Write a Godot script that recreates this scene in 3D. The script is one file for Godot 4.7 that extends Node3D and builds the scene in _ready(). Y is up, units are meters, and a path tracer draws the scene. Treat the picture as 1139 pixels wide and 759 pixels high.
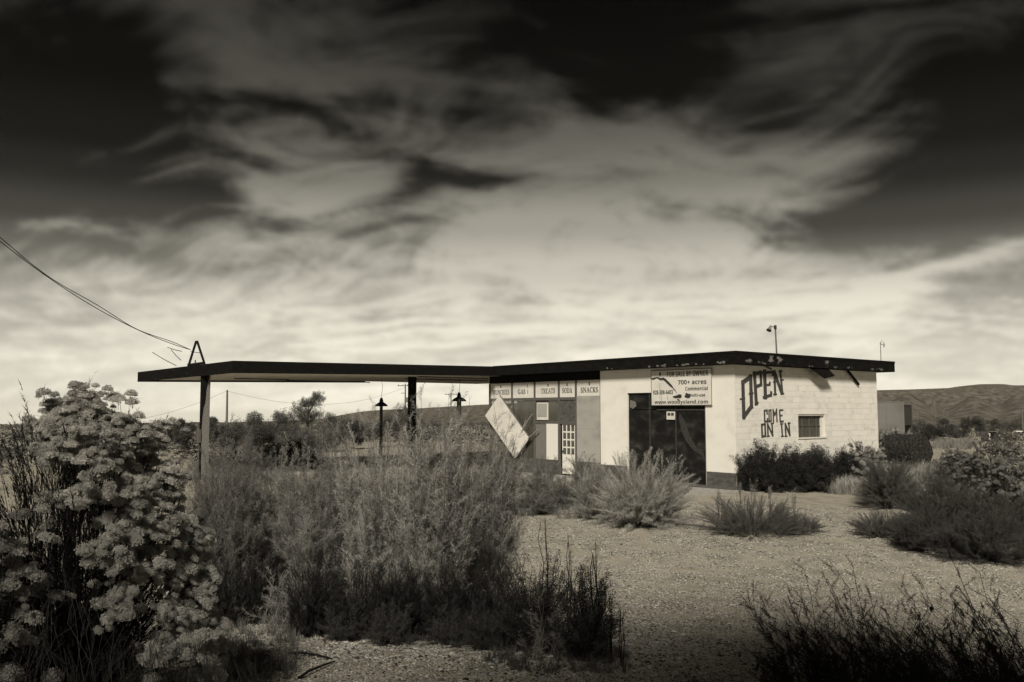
extends Node3D

# ---------------------------------------------------------------- camera numbers
const F := 986.0            # focal length in photograph pixels (1139 x 759)
const CX := 569.5
const CY := 379.5
const EYE := 2.54           # eye above the yard of the station
const PITCH := 4.5
const CORNER := Vector3(7.16, 0.0, -28.5)   # the corner of the white walls
const TURN := 39.0          # the side wall recedes at this angle
const YARD_TONE := Color(1.0, 0.955, 0.85)

var cam: Camera3D
var view := Basis()
var hillnoise := FastNoiseLite.new()
var M := {}
var used := {}
var sprig := {}

# ---------------------------------------------------------------- mesh builder
class MB:
	var v := PackedVector3Array()
	var n := PackedVector3Array()
	func tri(a: Vector3, b: Vector3, c: Vector3) -> void:
		var m := (c - a).cross(b - a).normalized()
		v.append(a); v.append(b); v.append(c)
		n.append(m); n.append(m); n.append(m)
	func quad(a: Vector3, b: Vector3, c: Vector3, d: Vector3) -> void:
		tri(a, b, c); tri(a, c, d)
	func tri_n(a: Vector3, b: Vector3, c: Vector3, na: Vector3, nb: Vector3, nc: Vector3) -> void:
		v.append(a); v.append(b); v.append(c)
		n.append(na); n.append(nb); n.append(nc)
	func box(lo: Vector3, hi: Vector3) -> void:
		var p := [Vector3(lo.x, lo.y, lo.z), Vector3(hi.x, lo.y, lo.z), Vector3(hi.x, hi.y, lo.z), Vector3(lo.x, hi.y, lo.z),
			Vector3(lo.x, lo.y, hi.z), Vector3(hi.x, lo.y, hi.z), Vector3(hi.x, hi.y, hi.z), Vector3(lo.x, hi.y, hi.z)]
		for f in [[0, 1, 2, 3], [5, 4, 7, 6], [4, 0, 3, 7], [1, 5, 6, 2], [3, 2, 6, 7], [4, 5, 1, 0]]:
			quad(p[f[0]], p[f[1]], p[f[2]], p[f[3]])
	func hexa(p: Array) -> void:      # eight corners, bottom four then top four
		for f in [[0, 1, 5, 4], [1, 2, 6, 5], [2, 3, 7, 6], [3, 0, 4, 7], [4, 5, 6, 7], [3, 2, 1, 0]]:
			quad(p[f[0]], p[f[1]], p[f[2]], p[f[3]])
	func bar(a: Vector3, b: Vector3, w: float, h: float) -> void:
		var d := (b - a).normalized()
		var s := d.cross(Vector3.UP if absf(d.y) < 0.95 else Vector3.RIGHT).normalized()
		var u := s.cross(d).normalized()
		s *= w / 2.0; u *= h / 2.0
		hexa([a - s - u, a + s - u, b + s - u, b - s - u, a - s + u, a + s + u, b + s + u, b - s + u])
	func tube(pts: Array, r0: float, r1: float, sides := 5) -> void:
		var rings := []
		for i in pts.size():
			var a: Vector3 = pts[maxi(i - 1, 0)]
			var b: Vector3 = pts[mini(i + 1, pts.size() - 1)]
			var d := (b - a).normalized()
			var s := d.cross(Vector3(0.31, 0.2, 0.93)).normalized()
			var u := s.cross(d).normalized()
			var r := lerpf(r0, r1, float(i) / maxf(1.0, pts.size() - 1))
			var ring := []
			for k in sides:
				var q := TAU * k / sides
				var o := s * cos(q) + u * sin(q)
				ring.append([pts[i] + o * r, o])
			rings.append(ring)
		for i in pts.size() - 1:
			for k in sides:
				var a = rings[i][k]
				var b = rings[i][(k + 1) % sides]
				var c = rings[i + 1][(k + 1) % sides]
				var d = rings[i + 1][k]
				tri_n(a[0], b[0], c[0], a[1], b[1], c[1])
				tri_n(a[0], c[0], d[0], a[1], c[1], d[1])
	func lathe(prof: Array, at: Vector3, sides := 20) -> void:   # prof: Vector2(radius, height)
		for i in prof.size() - 1:
			for k in sides:
				var q0 := TAU * k / sides
				var q1 := TAU * (k + 1) / sides
				var a := at + Vector3(cos(q0) * prof[i].x, prof[i].y, sin(q0) * prof[i].x)
				var b := at + Vector3(cos(q1) * prof[i].x, prof[i].y, sin(q1) * prof[i].x)
				var c := at + Vector3(cos(q1) * prof[i + 1].x, prof[i + 1].y, sin(q1) * prof[i + 1].x)
				var d := at + Vector3(cos(q0) * prof[i + 1].x, prof[i + 1].y, sin(q0) * prof[i + 1].x)
				if a.distance_to(b) > 1e-5: tri(a, b, c)
				if c.distance_to(d) > 1e-5: tri(a, c, d)
	func blade(a: Vector3, b: Vector3, w: float, side: Vector3) -> void:
		tri(a - side * w * 0.5, a + side * w * 0.5, b)
	func leaf(a: Vector3, b: Vector3, w: float, side: Vector3) -> void:
		var m := a.lerp(b, 0.45)
		var up := (b - a).cross(side).normalized() * w * 0.18
		tri(a, m + side * w * 0.5 + up, b); tri(a, b, m - side * w * 0.5 + up)
	func mesh() -> ArrayMesh:
		var arr := []
		arr.resize(Mesh.ARRAY_MAX)
		arr[Mesh.ARRAY_VERTEX] = v
		arr[Mesh.ARRAY_NORMAL] = n
		var m := ArrayMesh.new()
		m.add_surface_from_arrays(Mesh.PRIMITIVE_TRIANGLES, arr)
		return m

# ---------------------------------------------------------------- small helpers
func numbered(called: String) -> String:
	used[called] = used.get(called, -1) + 1
	return called if used[called] == 0 else "%s_%03d" % [called, used[called]]

func tag(o: Node, label: String, category: String, group := "", kind := "") -> Node:
	if label: o.set_meta("label", label)
	if category: o.set_meta("category", category)
	if group: o.set_meta("group", group)
	if kind: o.set_meta("kind", kind)
	return o

func thing(called: String, at: Vector3, label: String, category: String, group := "", turn := 0.0) -> Node3D:
	var o := Node3D.new()
	o.name = numbered(called)
	add_child(o)
	o.position = at
	o.rotation.y = turn
	tag(o, label, category, group)
	return o

func put(parent: Node, called: String, mesh: Mesh, mat: Material) -> MeshInstance3D:
	var o := MeshInstance3D.new()
	o.name = called
	o.mesh = mesh
	o.material_override = mat
	parent.add_child(o, true)
	return o

func bx(parent: Node, called: String, x0: float, x1: float, y0: float, y1: float, z0: float, z1: float, mat: Material) -> MeshInstance3D:
	var b := BoxMesh.new()
	b.size = Vector3(absf(x1 - x0), absf(y1 - y0), absf(z1 - z0))
	var o := put(parent, called, b, mat)
	o.position = Vector3((x0 + x1) / 2.0, (y0 + y1) / 2.0, (z0 + z1) / 2.0)
	return o

func cluster(parent: Node, called: String, mesh: Mesh, mat: Material, xf: Array, tones := [], kind := "stuff") -> MultiMeshInstance3D:
	var mm := MultiMesh.new()
	mm.transform_format = MultiMesh.TRANSFORM_3D
	mm.use_colors = tones.size() > 0
	mm.mesh = mesh
	mm.instance_count = xf.size()
	for i in xf.size():
		mm.set_instance_transform(i, xf[i])
		if tones.size(): mm.set_instance_color(i, tones[i])
	var o := MultiMeshInstance3D.new()
	o.name = called
	o.multimesh = mm
	o.material_override = mat
	if kind: o.set_meta("kind", kind)
	parent.add_child(o, true)
	return o

func tone(v: float) -> Color:      # linear base colour, all things of this toned place share a warm grey
	return Color(v * YARD_TONE.r, v * YARD_TONE.g, v * YARD_TONE.b)

func plain(v: float, rough := 0.85, tinted := false) -> StandardMaterial3D:
	var m := StandardMaterial3D.new()
	m.albedo_color = Color.WHITE if tinted else tone(v).linear_to_srgb()
	m.vertex_color_use_as_albedo = tinted
	m.roughness = rough
	m.metallic_specular = 0.3
	return m

func noise_tex(seed_: int, freq: float, octaves: int, stops: Array, size := 512, kind := FastNoiseLite.TYPE_SIMPLEX_SMOOTH) -> NoiseTexture2D:
	var f := FastNoiseLite.new()
	f.seed = seed_
	f.noise_type = kind
	f.frequency = freq
	f.fractal_octaves = octaves
	var t := NoiseTexture2D.new()
	t.width = size
	t.height = size
	t.seamless = true
	t.noise = f
	if stops.size():
		var g := Gradient.new()
		var off := PackedFloat32Array()
		var col := PackedColorArray()
		for s in stops:
			off.append(s[0])
			col.append(tone(s[1]).linear_to_srgb())
		g.offsets = off
		g.colors = col
		t.color_ramp = g
	return t

func textured(tex: Texture2D, metres: float, rough := 0.9, relief: Texture2D = null, relief_cm := 0.0) -> StandardMaterial3D:
	var m := StandardMaterial3D.new()
	m.albedo_texture = tex
	m.uv1_triplanar = true
	m.uv1_world_triplanar = true
	m.uv1_scale = Vector3.ONE / metres
	m.roughness = rough
	m.metallic_specular = 0.25
	if relief:
		m.heightmap_enabled = true
		m.heightmap_texture = relief
		m.heightmap_scale = relief_cm
	return m

func ray(px: float, py: float) -> Vector3:
	return (view * Vector3((px - CX) / F, (CY - py) / F, -1.0)).normalized()

func eye() -> Vector3:
	return Vector3(0, EYE, 0)

func on_plane(px: float, py: float, at: Vector3, normal: Vector3) -> Vector3:
	var d := ray(px, py)
	return eye() + d * ((at - eye()).dot(normal) / d.dot(normal))

func ground(x: float, z: float) -> float:
	var d := sqrt(x * x + z * z)
	var y := 0.86 * (1.0 - smoothstep(2.5, 15.0, d))
	if d > 55.0:
		y -= (d - 55.0) * 0.0125 * smoothstep(55.0, 110.0, d)
	if d < 120.0:
		y += 0.035 * hillnoise.get_noise_2d(x * 9.0, z * 9.0) * smoothstep(0.0, 4.0, d)
	return y

func at_depth(px: float, depth: float) -> Vector3:     # a point of the ground straight below that column of the picture
	var d := ray(px, 457.0)
	var x := d.x / -d.z * depth
	return Vector3(x, ground(x, -depth), -depth)

func on_ground(px: float, py: float) -> Vector3:
	var d := ray(px, py)
	var p := eye()
	var step := 0.05
	while p.y > ground(p.x, p.z) and p.length() < 900.0:
		p += d * step
		step = maxf(0.02, p.length() * 0.002)
	return Vector3(p.x, ground(p.x, p.z), p.z)

func rises_to(p: Vector3, py: float) -> float:     # height of the thing standing at p whose top shows in row py
	var d := ray(CX, py)
	return EYE + d.y / -d.z * -p.z - p.y

# ================================================================ the scene
func _ready() -> void:
	hillnoise.seed = 7
	hillnoise.frequency = 0.05
	hillnoise.fractal_octaves = 2
	camera_and_light()
	materials()
	sprigs()
	terrain()
	station()
	canopy()
	on_the_station()
	yard_things()
	far_things()
	plants()
	gravel()

func camera_and_light() -> void:
	cam = Camera3D.new()
	cam.name = "camera"
	cam.fov = rad_to_deg(2.0 * atan(379.5 / F))
	cam.near = 0.05
	cam.far = 6000.0
	cam.position = Vector3(0, EYE, 0)
	cam.rotation_degrees = Vector3(PITCH, 0, 0)
	add_child(cam)
	cam.current = true
	view = cam.basis

	var sun := DirectionalLight3D.new()
	sun.name = "sun"
	add_child(sun)
	var el := deg_to_rad(39.0)
	var az := deg_to_rad(-9.0)      # from behind the camera, a little from the left
	sun.look_at_from_position(Vector3.ZERO, -Vector3(sin(az) * cos(el), sin(el), cos(az) * cos(el)), Vector3.UP)
	sun.light_energy = 0.5
	sun.light_angular_distance = 12.0
	sun.light_color = Color(1.0, 0.975, 0.93)
	sun.shadow_enabled = true

	var env := Environment.new()
	env.background_mode = Environment.BG_SKY
	var sky := Sky.new()
	var mat := PanoramaSkyMaterial.new()
	mat.panorama = ImageTexture.create_from_image(sky_image())
	sky.sky_material = mat
	env.sky = sky
	env.tonemap_mode = Environment.TONE_MAPPER_LINEAR
	env.tonemap_exposure = 2.95
	env.fog_enabled = true
	env.fog_density = 0.00006
	env.fog_light_color = Color(0.86, 0.83, 0.74)
	env.sdfgi_enabled = true
	env.ssao_enabled = true
	env.ssil_enabled = true
	var we := WorldEnvironment.new()
	we.name = "world"
	we.environment = env
	add_child(we)

func table(x: float, pts: Array) -> float:
	if x <= pts[0][0]: return pts[0][1]
	for i in pts.size() - 1:
		if x <= pts[i + 1][0]:
			var t: float = (x - pts[i][0]) / (pts[i + 1][0] - pts[i][0])
			t = t * t * (3.0 - 2.0 * t)
			return lerpf(pts[i][1], pts[i + 1][1], t)
	return pts[-1][1]

# thin cloud drawn out over a nearly black clear sky, pale towards the horizon all the way round
func sky_image() -> Image:
	var w := 1792
	var h := 896
	var im := Image.create_empty(w, h, false, Image.FORMAT_RGBF)
	var warp := FastNoiseLite.new()
	warp.seed = 11; warp.frequency = 0.35; warp.fractal_octaves = 3
	var big := FastNoiseLite.new()
	big.seed = 4; big.frequency = 0.30; big.fractal_octaves = 5; big.fractal_gain = 0.55
	var fine := FastNoiseLite.new()
	fine.seed = 21; fine.frequency = 1.1; fine.fractal_octaves = 6; fine.fractal_gain = 0.66
	var wisp := FastNoiseLite.new()
	wisp.seed = 33; wisp.frequency = 1.0; wisp.fractal_octaves = 5; wisp.fractal_gain = 0.58
	# cloud banks and clear gaps: azimuth, elevation, half width, half height (degrees), tilt, strength
	var banks := []
	for b in [[45, 125, 125, 64, 0.1, -0.85], [60, 230, 150, 28, 0.0, -0.45], [432, 215, 42, 22, 0.6, -0.6], [610, 25, 180, 50, 0.0, -0.5], [750, 75, 90, 46, -0.3, -0.4],
		[1115, 150, 145, 92, -0.2, -0.86], [1010, 232, 120, 22, 0.0, -0.6], [900, 30, 160, 34, 0.0, -0.1], [350, 150, 65, 16, -0.3, -0.45], [520, 203, 75, 12, 0.15, -0.45],
		[85, 292, 95, 12, 0.0, -0.4], [0, 390, 110, 70, 0.0, -0.28], [300, 384, 34, 8, 0.1, -0.16], [560, 325, 90, 8, 0.1, -0.12], [1130, 340, 60, 16, 0.0, -0.15], [450, 330, 120, 10, 0.15, -0.1],
		[250, 60, 120, 62, -0.5, 0.34], [190, 150, 110, 50, 0.3, 0.2], [660, 140, 150, 32, 0.25, 0.4], [890, 165, 180, 34, 0.05, 0.4], [320, 220, 120, 46, 0.3, 0.3],
		[580, 250, 260, 50, 0.05, 0.3], [1030, 297, 150, 9, 0.12, 0.6], [960, 320, 150, 8, -0.03, 0.35], [720, 290, 160, 24, 0.1, 0.2], [600, 385, 330, 60, 0.0, 0.3], [1110, 318, 60, 10, 0.1, -0.4], [40, 30, 120, 40, 0.0, -0.3]]:
		var d := ray(b[0], b[1])
		banks.append([atan2(d.x, -d.z), asin(d.y), b[2] / F, b[3] / F, b[4], b[5]])
	var rng := RandomNumberGenerator.new()
	rng.seed = 5
	for i in 110:
		var a := deg_to_rad(rng.randf_range(36.0, 324.0))
		var e := deg_to_rad(rng.randf_range(1.0, 34.0))
		banks.append([a if a < PI else a - TAU, e, rng.randf_range(0.04, 0.18), rng.randf_range(0.012, 0.06), rng.randf_range(-0.5, 0.5), rng.randf_range(-0.6, 0.42)])
	var clear := [[0.0, 0.62], [3.0, 0.52], [6.0, 0.32], [9.0, 0.13], [11.5, 0.05], [14.0, 0.018], [16.0, 0.009], [20.0, 0.004], [26.0, 0.002], [90.0, 0.002]]
	var cloud := [[0.0, 0.86], [3.0, 0.82], [6.0, 0.68], [9.0, 0.47], [12.0, 0.29], [15.0, 0.16], [18.0, 0.095], [21.0, 0.055], [26.0, 0.032], [40.0, 0.04], [90.0, 0.05]]
	var row := PackedFloat32Array()
	var data := PackedFloat32Array()
	data.resize(w * h * 3)
	for j in h / 2:
		var e := PI / 2.0 - PI * (j + 0.5) / h
		var deg := rad_to_deg(e)
		var lo := table(deg, clear)
		var hi := table(deg, cloud)
		var near := []
		for b in banks:
			if absf(e - b[1]) < b[3] * 3.0 + b[2] * absf(b[4]) * 2.2: near.append(b)
		var coarse := 4 if deg > 45.0 else 1
		var last := Color.BLACK
		for i in w:
			if i % coarse == 0:
				var a := TAU * (i + 0.5) / w
				if a > PI: a -= TAU
				var d := Vector3(sin(a) * cos(e), sin(e), -cos(a) * cos(e))
				var k := 1.0 / (d.y + 0.24)
				var qx := d.x * k * 2.3
				var qz := d.z * k * 2.3
				var wx := warp.get_noise_3d(qx, qz, 3.0)
				var wz := warp.get_noise_3d(qx, qz, 40.0)
				var ux := qx * 0.86 + qz * 0.30
				var uz := qz * 1.05 - qx * 0.22
				var c := 0.5 + 0.50 * big.get_noise_2d(ux + wx * 0.9, uz + wz * 0.9)
				c += 0.42 * fine.get_noise_2d(ux * 0.8 + wx * 1.5, uz * 1.2 + wz * 1.5)
				c += 0.34 * (0.40 - absf(wisp.get_noise_2d(ux * 0.7 + wz * 1.2, uz * 1.5 + wx * 1.2)) * 1.6)
				var sx := a + wx * 0.07
				var sy := e + wz * 0.05
				for b in near:
					var da: float = wrapf(sx - b[0], -PI, PI)
					var de: float = sy - b[1] - da * b[4]
					var r: float = (da / b[2]) * (da / b[2]) + (de / b[3]) * (de / b[3])
					if r < 6.0: c += b[5] * exp(-r)
				var s := smoothstep(0.13, 0.98, c)
				var l := lerpf(lo, hi, s) / 2.4
				last = Color(l, l * 0.945, l * 0.79)
			var at := (j * w + i) * 3
			data[at] = last.r
			data[at + 1] = last.g
			data[at + 2] = last.b
	for j in range(h / 2, h):
		for i in w:
			var at := (j * w + i) * 3
			data[at] = 0.28; data[at + 1] = 0.265; data[at + 2] = 0.222
	return Image.create_from_data(w, h, false, Image.FORMAT_RGBF, data.to_byte_array())

func materials() -> void:
	M.leafy = plain(1.0, 0.9, true)
	M.leafy.backlight_enabled = true
	M.leafy.backlight = Color(0.35, 0.35, 0.35)
	M.stone = plain(1.0, 0.95, true)
	var paint := noise_tex(3, 0.007, 6, [[0.0, 0.58], [0.3, 0.69], [0.5, 0.73], [1.0, 0.77]])
	var rough := noise_tex(9, 0.06, 4, [])
	M.paint = textured(paint, 3.0, 0.85, rough, 0.15)
	M.blocks = []
	for k in 4:
		var t := noise_tex(30 + k, 0.02, 5, [[0.0, 0.50 + 0.012 * k], [0.35, 0.69 + 0.01 * k], [1.0, 0.76 + 0.01 * k]], 256)
		M.blocks.append(textured(t, 2.3 + 0.4 * k, 0.85, rough, 0.2))
	M.mortar = plain(0.62, 0.95)
	M.band = textured(noise_tex(5, 0.02, 5, [[0.0, 0.045], [0.5, 0.085], [1.0, 0.15]]), 2.0)
	M.fascia = textured(noise_tex(14, 0.018, 6, [[0.0, 0.006], [0.5, 0.010], [0.84, 0.016], [0.88, 0.05], [0.94, 0.24], [1.0, 0.36]]), 2.6, 0.75)
	M.black = textured(noise_tex(15, 0.02, 4, [[0.0, 0.006], [0.5, 0.010], [1.0, 0.02]]), 1.5, 0.9)
	for m in [M.fascia, M.black]: m.metallic_specular = 0.1
	M.flake = textured(noise_tex(16, 0.05, 5, [[0.0, 0.02], [0.42, 0.06], [0.55, 0.22], [1.0, 0.36]]), 0.5)
	M.ceiling = textured(noise_tex(17, 0.01, 5, [[0.0, 0.44], [0.4, 0.68], [1.0, 0.76]]), 3.5)
	M.panel = textured(noise_tex(18, 0.006, 5, [[0.0, 0.50], [0.4, 0.62], [1.0, 0.70]]), 2.2, 0.7)
	M.ply = textured(noise_tex(19, 0.006, 5, [[0.0, 0.24], [0.4, 0.33], [1.0, 0.38]]), 2.6, 0.9)
	M.frame = textured(noise_tex(20, 0.03, 4, [[0.0, 0.06], [0.5, 0.10], [1.0, 0.16]]), 0.7, 0.7)
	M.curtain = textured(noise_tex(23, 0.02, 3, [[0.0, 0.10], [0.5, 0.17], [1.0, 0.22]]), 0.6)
	M.white = plain(0.70, 0.6)
	M.ink = textured(noise_tex(24, 0.05, 5, [[0.0, 0.02], [0.45, 0.045], [0.64, 0.08], [0.8, 0.2], [1.0, 0.4]]), 0.9, 0.8)
	M.print = plain(0.06, 0.8)
	M.doorskin = textured(noise_tex(25, 0.008, 7, [[0.0, 0.006], [0.45, 0.010], [0.6, 0.016], [0.76, 0.03], [1.0, 0.08]]), 2.4, 0.7)
	M.torn = textured(noise_tex(26, 0.04, 6, [[0.0, 0.012], [0.45, 0.03], [0.7, 0.075], [1.0, 0.16]]), 0.8)
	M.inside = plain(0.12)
	M.concrete = textured(noise_tex(27, 0.02, 6, [[0.0, 0.20], [0.5, 0.32], [1.0, 0.40]]), 2.0)
	M.wood = textured(noise_tex(28, 0.03, 5, [[0.0, 0.06], [0.5, 0.13], [1.0, 0.22]]), 0.9)
	M.rust = textured(noise_tex(29, 0.04, 5, [[0.0, 0.02], [0.5, 0.05], [1.0, 0.12]]), 0.6, 0.7)
	M.steel = textured(noise_tex(40, 0.006, 4, [[0.0, 0.13], [0.5, 0.17], [1.0, 0.20]]), 4.0, 0.6)
	M.bale = textured(noise_tex(46, 0.02, 6, [[0.0, 0.008], [0.5, 0.02], [0.7, 0.05], [1.0, 0.12]]), 1.2, 0.95)
	M.rubber = plain(0.018, 0.8)
	M.glass = StandardMaterial3D.new()
	M.glass.transparency = BaseMaterial3D.TRANSPARENCY_ALPHA
	M.glass.albedo_color = Color(0.35, 0.34, 0.30, 0.45)
	M.glass.roughness = 0.06
	M.bark = plain(0.06, 0.95)
	M.stem = plain(0.10, 0.9)
	M.palestem = plain(0.32, 0.9)
	M.darkstem = plain(0.014, 0.9)
	M.hill = textured(noise_tex(41, 0.02, 6, [[0.0, 0.03], [0.42, 0.10], [0.55, 0.15], [1.0, 0.24]], 1024), 180.0, 1.0)
	M.hill.detail_enabled = true
	M.hill.detail_blend_mode = BaseMaterial3D.BLEND_MODE_MUL
	M.hill.detail_albedo = noise_tex(42, 0.09, 4, [[0.0, 0.15], [0.38, 0.5], [0.5, 1.0], [1.0, 1.0]], 1024)
	M.hill.detail_uv_layer = BaseMaterial3D.DETAIL_UV_2
	M.hill.uv2_triplanar = true
	M.hill.uv2_world_triplanar = true
	M.hill.uv2_scale = Vector3.ONE / 90.0
	var soil := noise_tex(43, 0.26, 4, [[0.0, 0.06], [0.38, 0.15], [0.48, 0.40], [0.58, 0.54], [1.0, 0.74]], 1024)
	var bump := noise_tex(44, 0.16, 5, [], 1024)
	M.soil = textured(soil, 4.2, 1.0, bump, 3.0)
	M.soil.detail_enabled = true
	M.soil.detail_blend_mode = BaseMaterial3D.BLEND_MODE_MUL
	M.soil.detail_albedo = noise_tex(45, 0.02, 6, [[0.0, 0.6], [0.35, 0.86], [0.55, 1.0], [1.0, 1.0]], 1024)
	M.soil.detail_uv_layer = BaseMaterial3D.DETAIL_UV_2
	M.soil.uv2_triplanar = true
	M.soil.uv2_world_triplanar = true
	M.soil.uv2_scale = Vector3.ONE / 17.0

# ---------------------------------------------------------------- land
func ridge(deg: float) -> float:      # how high the skyline stands over eye level, as a tangent, all the way round
	var rows := [[-30.0, 471.0], [-28.4, 478.0], [-25.0, 474.0], [-23.0, 470.5], [-17.4, 469.5], [-12.5, 467.0], [-10.3, 459.7], [-9.5, 457.5], [-8.3, 455.8], [-5.8, 454.0], [-4.4, 452.5], [-1.8, 450.0], [6.0, 444.0], [14.0, 439.0],
		[22.3, 434.0], [24.3, 433.0], [26.2, 431.5], [26.7, 429.8], [27.8, 427.2], [29.0, 427.0], [29.5, 428.6], [30.5, 428.4], [36.0, 432.0], [50.0, 440.0], [80.0, 452.0]]
	var y := 0.0
	if deg < -30.0 or deg > 80.0:
		y = 462.0 + 9.0 * sin(deg * 0.11)
		if deg > 80.0: y = lerpf(452.0, y, clampf((deg - 80.0) / 25.0, 0.0, 1.0))
		else: y = lerpf(471.0, y, clampf((-30.0 - deg) / 20.0, 0.0, 1.0))
	else:
		for i in rows.size() - 1:
			if deg <= rows[i + 1][0]:
				y = lerpf(rows[i][1], rows[i + 1][1], (deg - rows[i][0]) / (rows[i + 1][0] - rows[i][0]))
				break
	return (457.0 - y) / F * cos(deg_to_rad(deg))

func terrain() -> void:
	var b := MB.new()
	var radii := [0.0]
	var r := 0.6
	while r < 4200.0:
		radii.append(r)
		if r < 30.0: r = r * 1.028 + 0.03
		else: r = r * 1.075 + 0.12
	var seg := 240
	var pts := []
	for q in radii:
		var line := []
		for k in seg + 1:
			var a := TAU * k / seg
			var x: float = q * sin(a)
			var z: float = -q * cos(a)
			line.append(Vector3(x, ground(x, z), z))
		pts.append(line)
	for i in radii.size() - 1:
		for k in seg:
			if i > 0: b.tri(pts[i][k], pts[i + 1][k + 1], pts[i][k + 1])
			b.tri(pts[i][k], pts[i + 1][k], pts[i + 1][k + 1])
	var g := put(self, "ground", b.mesh(), M.soil)
	g.set_meta("kind", "structure")

	# the hills: a ring of land that climbs from 420 m out to the skyline at 1300 m, with worn mounds at its foot
	var hb := MB.new()
	var rs := []
	for i in 100: rs.append(330.0 + 1150.0 * pow(i / 99.0, 1.15))
	var mounds := [[1008, 437.5, 30, 520.0, 60.0], [1038, 446.5, 11, 560.0, 40.0], [1082, 444.0, 34, 600.0, 90.0], [1135, 439.0, 26, 640.0, 100.0], [965, 446.0, 20, 500.0, 60.0], [1180, 444.0, 40, 560.0, 90.0], [905, 447.0, 40, 540.0, 70.0]]
	var gully := FastNoiseLite.new()
	gully.seed = 3; gully.frequency = 0.006; gully.fractal_octaves = 4; gully.fractal_type = FastNoiseLite.FRACTAL_RIDGED
	var hseg := 900
	var hp := []
	for q in rs:
		var line := []
		for k in hseg + 1:
			var deg := -180.0 + 360.0 * k / hseg
			# finer towards the front
			deg = deg * (0.28 + 0.72 * absf(deg) / 180.0)
			var a := deg_to_rad(deg)
			var x: float = q * sin(a)
			var z: float = -q * cos(a)
			var base := ground(x, z) - 0.6
			var top: float = EYE + ridge(deg) * 1300.0
			var t := clampf((q - 420.0) / 880.0, 0.0, 1.0)
			var up := pow(t, 1.7)
			var gl := gully.get_noise_2d(x, z)
			var y := lerpf(base, maxf(top, base), up) + gl * 9.0 * smoothstep(0.05, 0.4, t) * (1.0 - smoothstep(0.86, 1.0, t)) * clampf((top - base) / 40.0, 0.0, 1.0)
			if t >= 1.0: y = top - (q - 1300.0) * 0.06
			for m in mounds:
				var md := rad_to_deg(atan((m[0] - CX) / F))
				var peak: float = EYE + (457.0 - m[1]) / F * m[3] - base
				var da: float = (deg - md) / rad_to_deg(m[2] / F)
				var dq: float = (q - m[3]) / m[4]
				var e := exp(-pow(da * da + dq * dq, 0.75)) * peak
				e *= 1.0 + 0.16 * gully.get_noise_2d(x * 2.2, z * 2.2)
				if base + e > y: y = base + e
			line.append(Vector3(x, y, z))
		hp.append(line)
	for i in rs.size() - 1:
		for k in hseg:
			hb.tri_n(hp[i][k], hp[i + 1][k + 1], hp[i][k + 1], Vector3.UP, Vector3.UP, Vector3.UP)
			hb.tri_n(hp[i][k], hp[i + 1][k], hp[i + 1][k + 1], Vector3.UP, Vector3.UP, Vector3.UP)
	var st := SurfaceTool.new()
	st.create_from(hb.mesh(), 0)
	st.index()
	st.generate_normals()
	var ho := put(self, "hills", st.commit(), M.hill)
	ho.set_meta("kind", "structure")

# ---------------------------------------------------------------- the station (local: x along the side wall, z = minus the way along the front)
var st_node: Node3D
func to_wall(px: float, py: float, side: bool) -> Vector2:     # picture point -> (along, height) on the side wall or on the front
	var bas := Basis(Vector3.UP, deg_to_rad(TURN))
	var n := bas * (Vector3(0, 0, 1) if side else Vector3(-1, 0, 0))
	var p := on_plane(px, py, CORNER, n)
	var l := bas.inverse() * (p - CORNER)
	return Vector2(l.x if side else l.z, l.y)

func strokes(parent: Node, pts_list: Array, width: float, called: String, mat: Material) -> void:
	var b := MB.new()
	var lift := 0.006
	for pts in pts_list:
		for i in pts.size() - 1:
			var a: Vector2 = pts[i]
			var c: Vector2 = pts[i + 1]
			var d := (c - a).normalized()
			var s := Vector2(-d.y, d.x) * width * 0.5
			var e := d * width * 0.45
			var q := [a - e - s, a - e + s, c + e + s, c + e - s]
			b.quad(Vector3(q[0].x, q[0].y, lift), Vector3(q[1].x, q[1].y, lift), Vector3(q[2].x, q[2].y, lift), Vector3(q[3].x, q[3].y, lift))
			lift += 0.0008
	put(parent, called, b.mesh(), mat)

func text(parent: Node, called: String, words: String, height: float, at: Vector3, turn: float, mat: Material, font := "Droid Serif", weight := 700, squeeze := 1.0, width := 0.0) -> MeshInstance3D:
	var f := SystemFont.new()
	f.font_names = PackedStringArray([font])
	f.font_weight = weight
	var t := TextMesh.new()
	t.font = f
	t.text = words
	t.font_size = 64
	t.pixel_size = height / 46.0
	t.depth = 0.004
	var o := put(parent, called, t, mat)
	o.position = at
	o.rotation.y = turn
	var k := squeeze
	if width > 0.0: k = width / maxf(0.01, t.get_aabb().size.x)
	o.scale = Vector3(k, 1, 1)
	return o

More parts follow.
